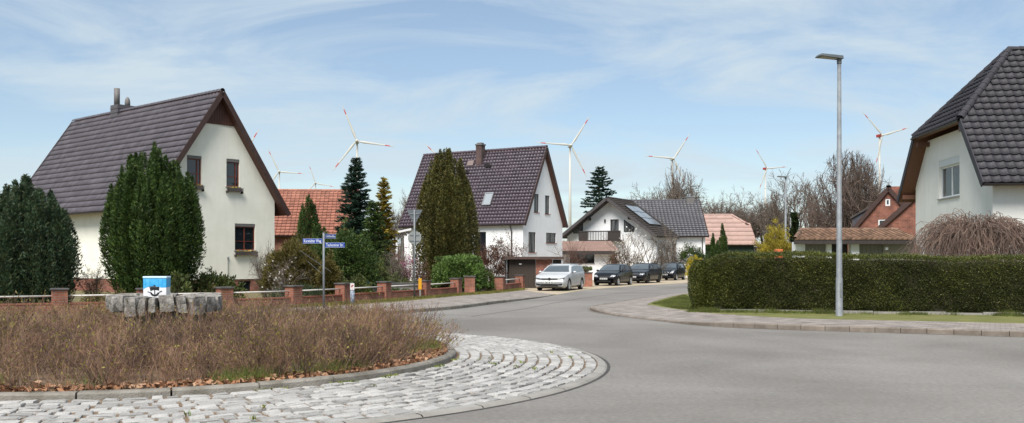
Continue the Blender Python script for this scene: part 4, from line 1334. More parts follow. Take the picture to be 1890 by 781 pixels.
for x in (2.35, H.w - 2.35):
    MB().box(x - .07, 0.06, ze0 - .38, x + .07, .6, ze0 - .2).build('purlin', M_soffit, H.root)
MB().tube([(H.ov + .2, H.g - .03, 2.0), (H.ov + .2, H.g - .03, 2.35)], .03, 6).build('wall_fitting', M_frame_dark, H.root)

# ---- brick house seen over the garage
Y7 = 63.0
xa = at(1640, Y7)
H = House('brick_house', 'red brick gabled house with small white attic window seen above the garage roof', 'house', xa - 3.3 * .9, Y7 + 3.3 * .44, -26, 6.6, 7.0, 2.5, EYE + 134 / 1750 * Y7, ov=.25, g=.15)
rf = H.roof_basic(T_brown, M_t_brown_f, 'L', M_wood, .34, .34)
def bx(a, b):
    p = H.px('G', a[0], 0)[0], H.px('G', b[0], 0)[0]; m = (a[0] + b[0]) / 2
    return (p[0], H.px('G', m, b[1])[1], p[1], H.px('G', m, a[1])[1])
o1 = bx((1634, 367), (1643, 380)); o2 = bx((1621, 405), (1638, 421))
H.wall('G', H.gable_outline(-.1), [o1, o2], M_brick)
H.window('G', *o1, m=M_frame_white, depth=.05, fw=.09, sill=False); H.window('G', *o2, m=M_frame_white, depth=.05, fw=.08, sill=False)
ch = MB().box(-.28, -.28, -1, .28, .28, .12).build('chimney', M_brick, rf); ch.location = (H.w / 2 + .35, 1.2, H.zr)
mb = MB().add([(.85, .3, 4.62), (2.54, .3, 5.6), (2.54, 3.2, 5.6), (.85, 3.2, 4.62), (.85, .3, 4.48), (2.54, .3, 5.46), (2.54, 3.2, 5.46), (.85, 3.2, 4.48)],
              [(0, 1, 2, 3), (7, 6, 5, 4), (0, 4, 5, 1), (1, 5, 6, 2), (2, 6, 7, 3), (3, 7, 4, 0)])
mb.build('dormer_roof', M_t_brown, H.root)
MB().add([(1.0, .42, 3.6), (2.5, .42, 5.42), (1.0, .42, 4.55), (1.0, 3.1, 3.6), (1.0, 3.1, 4.55)],
         [(0, 1, 2), (0, 2, 4, 3)]).build('dormer_cheek', mat('slate_cheek', (.05, .05, .06), (.07, .07, .085), scale=4, rough=.6), H.root)
# nearer brick wing with a sweeping dark verge
Y8 = 55.0
xb = at(1608, Y8)
H = House('brick_wing', 'brick gable wing with sweeping dark verge between the brick house and white house', 'house', xb, Y8, -26, 9.0, 5.0, EYE + 47 / 1750 * Y8, EYE + 47 / 1750 * Y8 + 4.2, ov=.12, g=.12)
H.roof_basic(T_anth, M_t_anth_f, 'L', M_verge, .31, .34)
H.wall('G', H.gable_outline(-.1), [], M_brick)

# ---- row of garages with mossy clay tiles
Y9 = 48.5
x0, x1 = at(1463, Y9), at(1690, Y9)
ga = empty('garage_row', (x0, Y9, 0), 0, 'low garage row with mossy clay tile roof behind the hedge', 'garage')
H = House.__new__(House); H.root = ga; H.W = Matrix.Translation((x0, Y9, 0)); H.tiles = []
wv = x1 - x0; zE = EYE + 37 / 1750 * Y9; zR = EYE + 55 / 1750 * (Y9 + 2.3)
rf = House.deck(H, [(0, -.35, zE), (wv, -.35, zE), (wv, 2.3, zR), (1.15, 2.3, zR)], M_t_clay, M_darkwood)
House.deck(H, [(0, -.35, zE), (1.15, 2.3, zR), (1.95, 4.6, zE)], M_t_clay, M_darkwood)
sl = math.hypot(2.65, zR - zE)
H.slope((0, -.35, zE), (1, 0, 0), (0, 2.65, zR - zE), [(0, 0), (wv, 0), (wv, sl), (1.15, sl)], .26, .30)
H.lay_tiles(rf, T_clay, M_t_clay_f)
H.ridge(rf, (1.15, 2.3, zR + .02), (wv, 2.3, zR + .02), M_t_clay)
H.ridge(rf, (0, -.35, zE + .05), (1.15, 2.3, zR + .03), M_t_clay, name='hip_tile')
MB().box(-.05, -.42, zE - .22, wv, -.36, zE - .03).build('fascia', M_darkwood, ga)
M_gd = mat('grey_garage_door', (.20, .185, .165), (.25, .235, .215), scale=2, rough=.7, stretch=(8, 8, 1))
cols = [(1466, 1486, 'w'), (1486, 1526, 'd'), (1526, 1535, 'w'), (1535, 1571, 'b'), (1571, 1586, 'w'), (1586, 1632, 'd'), (1632, 1690, 'e')]
for a, b, k in cols:
    xa, xb = at(a, Y9) - x0, at(b, Y9) - x0
    if k == 'w': MB().box(xa, 0, -.1, xb, .4, zE - .1).build('wall', M_render_white, ga)
    elif k == 'd':
        d = MB().box(xa, .2, -.1, xb, .26, zE - .12).build('garage_door', M_gd, ga)
        for q in range(6): MB().box(xa + .03 + q * (xb - xa) / 6, .185, -.1, xa - .03 + (q + 1) * (xb - xa) / 6, .199, zE - .15).build('plank', M_gd, d)
    elif k == 'b': MB().box(xa, .5, -.1, xb, .6, zE - .12).build('open_bay', M_frame_dark, ga)
    else: MB().box(xa, .1, -.1, xb, .4, zE - .12).build('rendered_panel', mat('taupe_render', (.30, .27, .24), (.34, .31, .28), scale=1, rough=.9), ga)
MB().tube([(at(1635, Y9) - x0, -.1, zE - .5), (at(1635, Y9) - x0, -.1, zE - .36)], .09, 8).build('wall_lamp', M_frame_white, ga)

# ---- white pergola beside the violet roofed house
Yq = 56.0
pe = empty('pergola', (at(708, Yq), Yq, 0), 0, 'white flat pergola with slim posts left of the violet roofed house', 'pergola')
wq = at(756, Yq) - at(708, Yq); zt_ = EYE + 43 / 1750 * Yq
for x in (0.05, wq * .5, wq - .05):
    for y in (0.05, 2.6): MB().box(x - .05, y - .05, 0, x + .05, y + .05, zt_).build('post', M_frame_white, pe)
MB().add([(-.15, -.15, zt_), (wq + .1, -.15, zt_ + .38), (wq + .1, 2.8, zt_ + .38), (-.15, 2.8, zt_), (-.15, -.15, zt_ + .12), (wq + .1, -.15, zt_ + .5), (wq + .1, 2.8, zt_ + .5), (-.15, 2.8, zt_ + .12)],
         [(3, 2, 1, 0), (4, 5, 6, 7), (0, 1, 5, 4), (1, 2, 6, 5), (2, 3, 7, 6), (3, 0, 4, 7)]).build('roof', M_frame_white, pe)
for k in range(5):
    x = .1 + k * wq / 5
    MB().box(x, -.2, zt_ - .06 + .38 * k / 5 - .05, x + .07, 2.7, zt_ + .38 * k / 5 - .005).build('rafter', M_frame_dark, pe)
# ================================================================ FENCES, SIGNS, LAMPS
M_cop = mat('dark_coping', (.06, .055, .055), (.10, .095, .09), scale=6, rough=.8)
M_rail = mat('white_rail', (.62, .60, .57), (.5, .47, .43), scale=6, rough=.6)
M_galv = mat('galvanised_steel', (.145, .158, .17), (.215, .23, .24), scale=6, rough=.65, metal=.2, detail=8)
M_signback = mat('sign_back_grey', (.085, .10, .11), (.11, .125, .135), scale=3, rough=.65)
def fence_run(posts, label, H=.68, pw=.42, skip=()):
    r = empty('brick_fence', (posts[0][0], posts[0][1], .09), 0, label, 'fence')
    ox, oy = posts[0]
    n = len(posts)
    for i, (x, y) in enumerate(posts):
        a = posts[max(i - 1, 0)]; b = posts[min(i + 1, n - 1)]
        an = math.atan2(b[1] - a[1], b[0] - a[0])
        h = H * random.uniform(.97, 1.04)
        p = MB().box(-pw / 2, -pw / 2, -.2, pw / 2, pw / 2, h).build('brick_pillar', M_brick_fence, r, loc=(x - ox, y - oy, 0), rot=(0, 0, an))
        bevel(MB().box(-pw / 2 - .04, -pw / 2 - .04, h + .001, pw / 2 + .04, pw / 2 + .04, h + .055).build('coping', M_cop, p), .01)
    for i in range(n - 1):
        if i in skip: continue
        a = Vector((*posts[i], 0)); b = Vector((*posts[i + 1], 0)); d = b - a; ln = d.length; an = math.atan2(d.y, d.x)
        o = MB().box(pw / 2, -.11, -.2, ln - pw / 2, .11, H * .42).build('low_wall', M_brick_fence, r, loc=(a.x - ox, a.y - oy, 0), rot=(0, 0, an))
        MB().box(pw / 2, -.13, H * .42 + .001, ln - pw / 2, .13, H * .42 + .04).build('coping', mat('brick_coping', (.30, .105, .065), (.22, .08, .055), scale=12, rough=.9), o)
        MB().tube([(pw / 2 - .05, -.02, H * .78), (ln - pw / 2 + .05, -.02, H * .78)], .026, 8).build('rail', M_rail, o, smooth=True)
    return r
fence_run([(-21, 24.2), (-17.3, 26.4), (-13.6, 28.5), (-11.5, 29.7), (-9.4, 31), (-7.6, 33), (-6.35, 35.6), (-5.2, 38.6), (-3.85, 41.6), (-2.65, 45)],
          'long red brick garden fence with pillars and white rail in front of the cream house')
fence_run([(-2.05, 46.1)], 'single brick gate pillar standing alone between the two fence runs', .76, .5)
fence_run([(-.62, 49.2), (.45, 53.3)], 'short brick fence run with one white rail left of the silver car', .72, .46)
fence_run([(at(1083, 60), 60.5)], 'brick pillar with a small clipped plant on top right of the silver car', .8, .75)

# small walled pond edge behind the fence
pd = empty('garden_wall', (at(640, 40.5), 40.5, .09), R(20), label='low pale garden wall with dark coping behind the brick fence', cat='wall')
MB().box(0, 0, -.1, 3.1, .3, .5).build('wall_body', M_conc, pd)
bevel(MB().box(-.06, -.06, .5, 3.16, .36, .62).build('coping', M_cop, pd), .01)
MB().box(.1, .4, -.1, 3.1, 2.2, .45).build('raised_bed', M_soil, pd)

# street name post
M_blue = mat('street_sign_blue', (.006, .045, .26), rough=.35)
M_letter = mat('street_sign_white', (.75, .76, .78), rough=.4)
Ys = 31.5
sp = empty('street_name_post', (at(597.5, Ys), Ys, .09), 0, 'galvanised post carrying three blue street name plates', 'sign post')
ztop = EYE + (480 - 430) / 1750 * Ys - .09
MB().tube([(0, 0, -.1), (0, 0, ztop)], .038, 12).build('post', M_galv, sp, smooth=True)
MB().tube([(0, 0, ztop), (0, 0, ztop + .02)], .042, 12).build('post_cap', M_shutter, sp)
def plate(txt, lx, z, ln, h, ang, tsize, edge=True):
    # ang: yaw of the plate about the post; lx: side on which it sticks out
    o = MB().box(-ln / 2, -.012, -h / 2, ln / 2, .012, h / 2).build('name_plate', M_blue, sp)
    d = ln / 2 + .045
    o.rotation_euler = (0, 0, ang); o.location = (math.cos(ang) * d * lx, math.sin(ang) * d * lx, z)
    bevel(o, .004)
    t = text_mesh(txt, tsize, M_letter)
    xs = [v.co.x for v in t.vertices]; k = min(1.0, ln * .88 / (max(xs) - min(xs)))
    q = mesh_obj('lettering', t, o, (0, -.0145, 0), (R(90), 0, 0), (k, 1, 1))
    f = MB()
    f.box(-ln / 2 + .006, -.0135, h / 2 - .012, ln / 2 - .006, -.0125, h / 2 - .007).box(-ln / 2 + .006, -.0135, -h / 2 + .007, ln / 2 - .006, -.0125, -h / 2 + .012)
    f.build('border_line', M_letter, o)
    return o
plate('Karstädter Weg', -1, EYE + (480 - 445) / 1750 * Ys - .09, .67, .165, R(-6), .135)
plate('Techentiner Str.', 1, EYE + (480 - 452.5) / 1750 * Ys - .09, .65, .165, R(4), .135)
plate('Lindenallee', 1, EYE + (480 - 436) / 1750 * Ys - .09, .45, .15, R(48), .12)

# yield and round sign seen from behind
Yt = 39.6
tp = empty('traffic_sign_post', (at(765, Yt), Yt, .09), 0, 'tall post with a yield triangle and a round sign seen from behind', 'sign post')
zt_ = EYE + 93 / 1750 * Yt - .09
MB().tube([(0, 0, -.1), (0, 0, zt_)], .036, 10).build('post', M_galv, tp, smooth=True)
def sign_plate(name, pts, z):
    o = MB().prism(pts, -.012, .012).build(name, M_signback, tp); o.rotation_euler = (R(90), 0, R(-8)); o.location = (0, .06, z)
    bevel(o, .005)
    return o
s_ = .34
tri = []
for (cx_, cz_, a0) in ((-s_, .3, 90), (s_, .3, -30), (0, -.3, 210)):
    pass
tri = [(-.33, .30), (-.30, .325), (.30, .325), (.33, .30), (.03, -.27), (0, -.285), (-.03, -.27)]
o = sign_plate('yield_plate', tri[::-1], zt_ - .33)
MB().box(-.2, .14, .013, .2, .18, .035).box(-.1, -.06, .013, .1, -.02, .035).build('clamp_bar', M_galv, o)
M_roundback = mat('round_sign_back', (.19, .205, .20), (.225, .24, .235), scale=3, rough=.65)
o = sign_plate('round_plate', [(.285 * math.cos(i * math.pi / 16), .285 * math.sin(i * math.pi / 16)) for i in range(32)], EYE + 41 / 1750 * Yt - .09)
o.data.materials[0] = M_roundback
MB().box(-.2, .1, .013, .2, .14, .035).box(-.2, -.14, .013, .2, -.10, .035).build('clamp_bar', M_galv, o)

# yellow gas marker post beside it
ym = empty('marker_post', (at(775.5, 40.6), 40.6, .09), 0, 'slim post with yellow upper half next to the traffic sign post', 'marker post')
MB().box(-.035, -.03, -.1, .035, .03, .34).build('post_foot', M_conc, ym)
bevel(MB().box(-.07, -.045, .34, .07, .045, .82).build('marker_head', mat('marker_yellow', (.70, .34, .015), rough=.5), ym), .01)
# waste bag post
wb = empty('notice_post', (at(650.5, 34.6), 34.6, .09), 0, 'short post with white notice above a blue patterned sleeve by the fence', 'post')
MB().tube([(0, 0, -.1), (0, 0, .5)], .08, 10).build('sleeve', mat('blue_patterned_sleeve', (.03, .08, .16), (.35, .38, .42), scale=14, rough=.5, detail=2), wb, smooth=True)
MB().box(-.035, -.02, .45, .035, .02, .78).build('post', M_galv, wb)
MB().box(-.075, -.045, .52, .075, -.022, .76).build('notice', mat('notice_white', (.62, .56, .55), rough=.6), wb)
MB().box(-.04, -.048, .62, .01, -.0455, .68).box(-.01, -.048, .66, .045, -.0455, .70).build('printed_mark', mat('notice_red', (.35, .06, .05), rough=.6), wb)
# leaning poles in the shrubs left of the street name post
gp = empty('leaning_poles', (at(585, 34), 34.4, 0), 0, 'two thin pale poles leaning through the shrubs left of the street name post', 'poles')
MB().tube([(-.75, .2, 2.05), (.42, .0, 1.28)], .007, 5).build('pole', M_signback, gp); MB().tube([(-.45, .15, 1.65), (.1, 0, 1.2)], .007, 5).build('pole', M_signback, gp)
# teal watering can
wc = empty('watering_can', (at(680, 43), 43, .6), 0, 'small teal watering can standing on the garden wall', 'watering can')
M_teal = mat('teal_plastic', (.02, .13, .14), rough=.4)
MB().lathe([(.001, 0), (.17, 0), (.2, .05), (.19, .3), (.12, .34), (.001, .34)], 14).build('can_body', M_teal, wc, smooth=True)
MB().tube([(-.15, 0, .08), (-.38, 0, .3), (-.44, 0, .36)], [.045, .025, .04], 8).build('spout', M_teal, wc)
MB().tube([(-.08, 0, .33), (0, 0, .47), (.15, 0, .42), (.24, 0, .25), (.18, 0, .1)], .016, 6).build('handle', M_teal, wc)

# street lamps
M_lamp = mat('lamp_head_grey', (.10, .115, .12), (.14, .155, .16), scale=4, rough=.5, metal=.3)
M_lampglass = mat('lamp_diffuser', (.24, .23, .20), rough=.3)
def lamp(x, y, h, ang, label, r=.075, head=.62, z0=.09):
    o = empty('street_lamp', (x, y, z0), ang, label, 'street lamp', 'street lamps')
    h -= z0
    MB().tube([(0, 0, -.2), (0, 0, .02), (0, 0, .021), (0, 0, 1.1), (0, 0, 1.12), (0, 0, h)], [r * 1.18, r * 1.18, r * 1.15, r * 1.12, r * .98, r * .62], 16).build('pole', M_galv, o, smooth=True)
    MB().box(-.035, -r * 1.16 - .004, .55, .035, -r * 1.1, .95).build('service_door', M_galv, o)
    k = head
    hd = MB().add([(.08, -.13, h), (-k, -.19, h + .06), (-k, .19, h + .06), (.08, .13, h), (.07, -.12, h + .10), (-k + .05, -.16, h + .135), (-k + .05, .16, h + .135), (.07, .12, h + .10)],
                  [(3, 2, 1, 0), (4, 5, 6, 7), (0, 1, 5, 4), (1, 2, 6, 5), (2, 3, 7, 6), (3, 0, 4, 7)]).build('lamp_head', M_lamp, o)
    bevel(hd, .012)
    MB().add([(-.1, -.11, h + .012), (-k + .08, -.15, h + .05), (-k + .08, .15, h + .05), (-.1, .11, h + .012)], [(3, 2, 1, 0)]).build('diffuser', M_lampglass, hd)
    MB().tube([(0, 0, h - .12), (0, 0, h + .03)], r * .8, 10).build('collar', M_lamp, hd)
    return o
lamp(at(1549, 27.2), 27.2, EYE + 370 / 1750 * 27.2, R(8), 'tall grey street lamp standing in front of the clipped hedge', .085, .66)
lamp(at(1450, 71), 71, EYE + 152 / 1750 * 71, R(0), 'street lamp beyond the yellow shrub, the middle one in distance', .10, .62, 0)
lamp(at(1525.5, 105), 105, EYE + 85 / 1750 * 105, R(0), 'small far pale street lamp above the garage roof', .09, .7, 0)

# ================================================================ CARS
M_tyre = mat('tyre_rubber', (.014, .014, .015), (.022, .022, .022), scale=20, rough=.85)
M_alloy = mat('alloy_rim', (.5, .51, .52), rough=.35, metal=.3)
M_alloyd = mat('dark_alloy', (.03, .03, .032), rough=.35, metal=.6)
M_carglass = mat('car_glass', (.075, .09, .10), rough=.04, spec=.8, coat=.3)
M_cardark = mat('car_black_plastic', (.012, .012, .013), rough=.5)
M_chrome = mat('chrome', (.62, .63, .64), rough=.12, metal=1.0)
M_headl = mat('headlamp_glass', (.42, .44, .45), (.22, .23, .24), scale=14, rough=.12, spec=.8, coat=.5, detail=1)
M_headd = mat('dark_headlamp', (.10, .105, .11), (.035, .037, .04), scale=12, rough=.1, spec=.8, coat=.5, detail=1)
M_plate = mat('number_plate', (.42, .42, .41), rough=.5)
M_pmark = mat('number_plate_characters', (.02, .02, .02), rough=.5)
M_red = mat('tail_lamp', (.30, .01, .01), rough=.15, coat=.5)
def carpaint(name, c, metal=.0):
    return mat(name, c, rough=.3, metal=metal, coat=.35, spec=.35)
def lerp_tab(tab, x):
    if x <= tab[0][0]: return tab[0][1]
    for (a, va), (b, vb) in zip(tab[:-1], tab[1:]):
        if x <= b:
            t = (x - a) / (b - a); return va + (vb - va) * t
    return tab[-1][1]
def car(name, label, x, y, th, L_, W, H_, wb, top, belt, paint, opt):
    """th: how far the nose (pointing at the viewer) is turned to the left; local +x is forward"""
    root = empty(name, (x, y, .006), math.atan2(-math.cos(R(th)), -math.sin(R(th))), label, 'car', 'cars parked along the sandy verge')
    hl_ = L_ / 2
    def sec(px):
        e = abs(px) / hl_
        wf = 1 - .16 * max(0, (e - .72) / .28) ** 2.2
        w = W / 2 * wf
        zt = lerp_tab(top, px); zb = .17 + .10 * max(0, (e - .86) / .14) ** 1.5
        bl = min(lerp_tab(belt, px), zt - .035)
        g = zt - bl
        wt = w - .05 - .40 * max(0, g - .08)
        return [(0, zb), (w * .86, zb), (w * .965, zb + .09), (w * .995, zb + .22), (w, (zb + bl) * .52), (w * .985, bl - .10), (w * .955, bl), (wt + .03 + .12 * g, bl + g * .45) if g > .2 else (w * .93, bl + g * .3),
                (wt + .012, zt - min(.07, g * .42)), (wt * .86, zt - min(.018, g * .15)), (wt * .45, zt + .012), (0, zt + .016)]
    xs = sorted(set([round(-hl_ + L_ * i / 56, 4) for i in range(57)] + [p[0] for p in top if abs(p[0]) < hl_]))
    mb = MB(); K = 12; n = 2 * (K - 1)
    for px in xs:
        s = sec(px)
        for (yy, z) in s: mb.v.append((px, yy, z))
        for (yy, z) in s[-2:0:-1]: mb.v.append((px, -yy, z))
    for i in range(len(xs) - 1):
        for j in range(n):
            mb.f.append((i * n + j, i * n + (j + 1) % n, (i + 1) * n + (j + 1) % n, (i + 1) * n + j)); mb.m.append(0)
    mb.f.append(tuple(range(n))); mb.m.append(0); mb.f.append(tuple((len(xs) - 1) * n + j for j in range(n - 1, -1, -1))); mb.m.append(0)
    body = mb.build('body', [paint, M_cardark], root, smooth=True)
    wr = opt.get('wr', .315); fx = wb / 2 + opt.get('fo', .0); rx = fx - wb
    cut = MB()
    for ax in (fx, rx):
        for sg in (-1, 1):
            M = Matrix.Translation((ax, sg * (W / 2 - .12), wr)) @ Matrix.Rotation(R(90), 4, 'X')
            r = wr + .055; k = 24
            pts = [(r * math.cos(2 * math.pi * i / k), r * math.sin(2 * math.pi * i / k)) for i in range(k)]
            cut.prism(pts, -.24, .24, 0, M)
    co = cut.build('cutter', M_cardark, root)
    bo = body.modifiers.new('arches', 'BOOLEAN'); bo.operation = 'DIFFERENCE'; bo.object = co; bo.solver = 'EXACT'
    bpy.context.view_layer.update()
    dg = bpy.context.evaluated_depsgraph_get()
    me = bpy.data.meshes.new_from_object(body.evaluated_get(dg))
    body.modifiers.clear(); old = body.data; body.data = me; bpy.data.meshes.remove(old)
    bpy.data.objects.remove(co)
    me.materials.clear(); me.materials.append(paint); me.materials.append(M_cardark)
    for p in me.polygons:
        c = p.center
        for ax in (fx, rx):
            q = math.hypot(c.x - ax, c.z - wr)
            if abs(c.y) < W / 2 - .004 and abs(c.y) > W / 2 - .38 and (abs(q - (wr + .053)) < .012 or (q < wr + .05 and abs(p.normal.y) > .95 and abs(c.y) < W / 2 - .3)):
                p.material_index = 1; p.use_smooth = False
        if c.z < .2: p.material_index = 1
    me.set_sharp_from_angle(angle=R(38))
    bm = bmesh.new(); bm.from_mesh(me); bvh = BVHTree.FromBMesh(bm); bm.free()
    def patch(nm, corners, axis, m, nx=10, nz=4, off=.007, sg=1, parent=None):
        """skin patch lying on the body: corners (bl, br, tr, tl) in the projection plane"""
        mb = MB(); ok = True
        for j in range(nz + 1):
            for i in range(nx + 1):
                u, v = i / nx, j / nz
                a = [corners[0][k] * (1 - u) * (1 - v) + corners[1][k] * u * (1 - v) + corners[2][k] * u * v + corners[3][k] * (1 - u) * v for k in (0, 1)]
                if axis == 'f': h = bvh.ray_cast(Vector((5, a[0], a[1])), Vector((-1, 0, 0)))
                elif axis == 'b': h = bvh.ray_cast(Vector((-5, a[0], a[1])), Vector((1, 0, 0)))
                else: h = bvh.ray_cast(Vector((a[0], sg * 4, a[1])), Vector((0, -sg, 0)))
                if h[0] is None: return None
                nn = h[1] if h[1].dot(Vector((1, 0, 0) if axis == 'f' else (-1, 0, 0) if axis == 'b' else (0, sg, 0))) > 0 else -h[1]
                p = h[0] + nn * off
                mb.v.append(tuple(p))
        for j in range(nz):
            for i in range(nx):
                q = j * (nx + 1) + i
                mb.f.append((q, q + 1, q + nx + 2, q + nx + 1)); mb.m.append(0)
        me2 = mb.mesh(nm, m, smooth=True)
        return mesh_obj(nm, me2, parent or root)
    o = opt
    wy0, wy1 = W / 2 * .82, W / 2 * .62
    patch('windscreen', [(-wy0, o['wz'][0]), (wy0, o['wz'][0]), (wy1, o['wz'][1]), (-wy1, o['wz'][1])], 'f', M_carglass, 14, 8, .008)
    patch('rear_window', [(-wy1, o['rz'][0]), (wy1, o['rz'][0]), (wy1 * .9, o['rz'][1]), (-wy1 * .9, o['rz'][1])], 'b', M_carglass, 10, 5, .008)
    for sg in (-1, 1):
        for q in o['side']:
            patch('side_window', q, 's', M_carglass, 10, 5, .007, sg)
        q = o['lamp']
        patch('headlamp', [(sg * a, z) for a, z in q], 'f', o.get('lampm', M_headl), 8, 5, .012)
        if 'fog' in o: patch('fog_lamp', [(sg * a, z) for a, z in o['fog']], 'f', M_cardark, 6, 3, .008)
        patch('tail_lamp', [(sg * W * .30, .78), (sg * W * .42, .78), (sg * W * .42, .95), (sg * W * .30, .95)], 'b', M_red, 4, 3, .01)
        # mirrors
        mx = o['mir']
        mm = MB()
        Mx = Matrix.Translation((mx[0], sg * (W / 2 + .085), mx[1])) @ Matrix.Diagonal((.085, .105, .07, 1))
        for i in range(5):
            pass
        bmm = bmesh.new(); bmesh.ops.create_icosphere(bmm, subdivisions=2, radius=1, matrix=Mx)
        mme = bpy.data.meshes.new('mirror'); bmm.to_mesh(mme); bmm.free(); mme.materials.append(o.get('mirm', paint))
        mme.polygons.foreach_set('use_smooth', [True] * len(mme.polygons))
        mo = mesh_obj('mirror', mme, root)
        MB().box(mx[0] - .02, sg * (W / 2 - .12), mx[1] - .06, mx[0] + .04, sg * (W / 2 + .04), mx[1] - .03).build('mirror_arm', M_cardark, mo)
        # sill line, door lines, handle
        patch('sill_trim', [(rx + wr + .1, .21), (fx - wr - .1, .21), (fx - wr - .1, .265), (rx + wr + .1, .265)], 's', o.get('sillm', M_cardark), 12, 1, .006, sg)
        for dxx in o['doors']:
            patch('door_gap', [(dxx - .006, .30), (dxx + .006, .30), (dxx + .006, lerp_tab(belt, dxx) - .06), (dxx - .006, lerp_tab(belt, dxx) - .06)], 's', M_cardark, 1, 8, .004, sg)
        for dxx in o['handles']:
            patch('door_handle', [(dxx - .10, lerp_tab(belt, dxx) - .155), (dxx + .08, lerp_tab(belt, dxx) - .155), (dxx + .08, lerp_tab(belt, dxx) - .125), (dxx - .10, lerp_tab(belt, dxx) - .125)], 's', o.get('handm', paint), 3, 1, .022, sg)
        if o.get('rail'):
            zr0 = lambda xx: lerp_tab(top, xx) + .035
            MB().tube([(o['rail'][0], sg * W * .325, zr0(o['rail'][0]) - .03), (o['rail'][0] + .12, sg * W * .325, zr0(o['rail'][0] + .12)), (o['rail'][1] - .12, sg * W * .325, zr0(o['rail'][1] - .12)), (o['rail'][1], sg * W * .325, zr0(o['rail'][1]) - .03)], .016, 6).build('roof_rail', o.get('railm', M_cardark), root, smooth=True)
    for nm, q, m in o['front']:
        patch(nm, q, 'f', m, 14, 4, .010 if nm != 'number_plate' else .03)
    # number plate characters, too small to read
    for nm, q, m in o['front']:
        if nm == 'number_plate':
            y0, z0 = q[0]; y1, z1 = q[2]
            xx = root['_px'] if '_px' in root else None
            h = bvh.ray_cast(Vector((5, 0, (z0 + z1) / 2)), Vector((-1, 0, 0)))[0]
            mk = MB()
            for i, ww in enumerate((.035, .03, .035, .0, .04, .03, .0, .03, .035)):
                if ww:
                    yc = y0 + .05 + (y1 - y0 - .1) * (i + .5) / 9
                    mk.box(h.x + .034, yc - ww / 2, z0 + .025, h.x + .036, yc + ww / 2, z1 - .025)
            mk.build('plate_characters', M_pmark, root)
    if o.get('emblem'):
        zE_, rE = o['emblem']
        h = bvh.ray_cast(Vector((5, 0, zE_)), Vector((-1, 0, 0)))[0]
        e = MB()
        k = 20
        for i in range(k):
            a0, a1 = 2 * math.pi * i / k, 2 * math.pi * (i + 1) / k
            vs = [(h.x + .03, r * math.cos(a), zE_ + r * math.sin(a)) for r in (rE * .84, rE) for a in (a0, a1)]
            e.add(vs, [(0, 1, 3, 2)])
        if o.get('vw'):
            def st(p, q, t=.11):
                dx_, dz_ = q[0] - p[0], q[1] - p[1]; l = math.hypot(dx_, dz_); nx_, nz_ = -dz_ / l * t / 2, dx_ / l * t / 2
                e.add([(h.x + .031, (p[0] + nx_) * rE, zE_ + (p[1] + nz_) * rE), (h.x + .031, (q[0] + nx_) * rE, zE_ + (q[1] + nz_) * rE), (h.x + .031, (q[0] - nx_) * rE, zE_ + (q[1] - nz_) * rE), (h.x + .031, (p[0] - nx_) * rE, zE_ + (p[1] - nz_) * rE)], [(0, 1, 2, 3)])
            for sg in (-1, 1):
                st((sg * .36, .78), (0, .1)); st((sg * .78, .42), (sg * .38, -.74)); st((sg * .38, -.74), (0, -.02))
            M2 = MB(); M2.add([(h.x + .026, rE * math.cos(2 * math.pi * i / k), zE_ + rE * math.sin(2 * math.pi * i / k)) for i in range(k)], [tuple(range(k))])
            M2.build('emblem_disc', M_cardark, root)
        else:
            e.add([(h.x + .03, -rE, zE_ - .012), (h.x + .03, rE, zE_ - .012), (h.x + .03, rE, zE_ + .012), (h.x + .03, -rE, zE_ + .012)], [(0, 1, 2, 3)])
        e.build('emblem', M_chrome, root)
    # wheels
    rim = o.get('rimm', M_alloy)
    for ax in (fx, rx):
        for sg in (-1, 1):
            yc = sg * (W / 2 - .115)
            M = Matrix.Translation((ax, yc, wr)) @ Matrix.Rotation(R(-90 * sg), 4, 'X')
            t = MB().lathe([(wr * .66, -.1), (wr * .93, -.1), (wr, -.07), (wr, .07), (wr * .93, .1), (wr * .68, .1), (wr * .66, .06)], 28, 0, M)
            w_ = t.build('wheel', M_tyre, root, smooth=True)
            r_ = MB().lathe([(.001, .045), (wr * .62, .045), (wr * .66, .095), (wr * .70, .1)], 28, 0, M)
            rb = r_.build('rim', M_alloyd, w_, smooth=True)
            s5 = MB()
            for i in range(5):
                a = 2 * math.pi * i / 5 + .3
                Ms = M @ Matrix.Rotation(a, 4, 'Z')
                s5.prism([(.03, -.035), (wr * .66, -.05), (wr * .66, .05), (.03, .035)], .05, .088, 0, Ms)
            s5.lathe([(.001, .095), (.05, .095), (.06, .06)], 12, 0, M)
            s5.lathe([(wr * .60, .05), (wr * .61, .096), (wr * .69, .102)], 28, 0, M)
            s5.build('spokes', rim, w_)
    MB().box(-hl_ + .5, -W / 2 + .3, .13, hl_ - .5, W / 2 - .3, .2).build('underbody', M_cardark, root)
    return root

P_silver = carpaint('silver_paint', (.50, .507, .515), .12)
P_black = mat('black_paint', (.006, .006, .008), rough=.25, spec=.3, coat=.25)
P_black2 = mat('blue_black_paint', (.006, .007, .011), rough=.25, spec=.3, coat=.25)
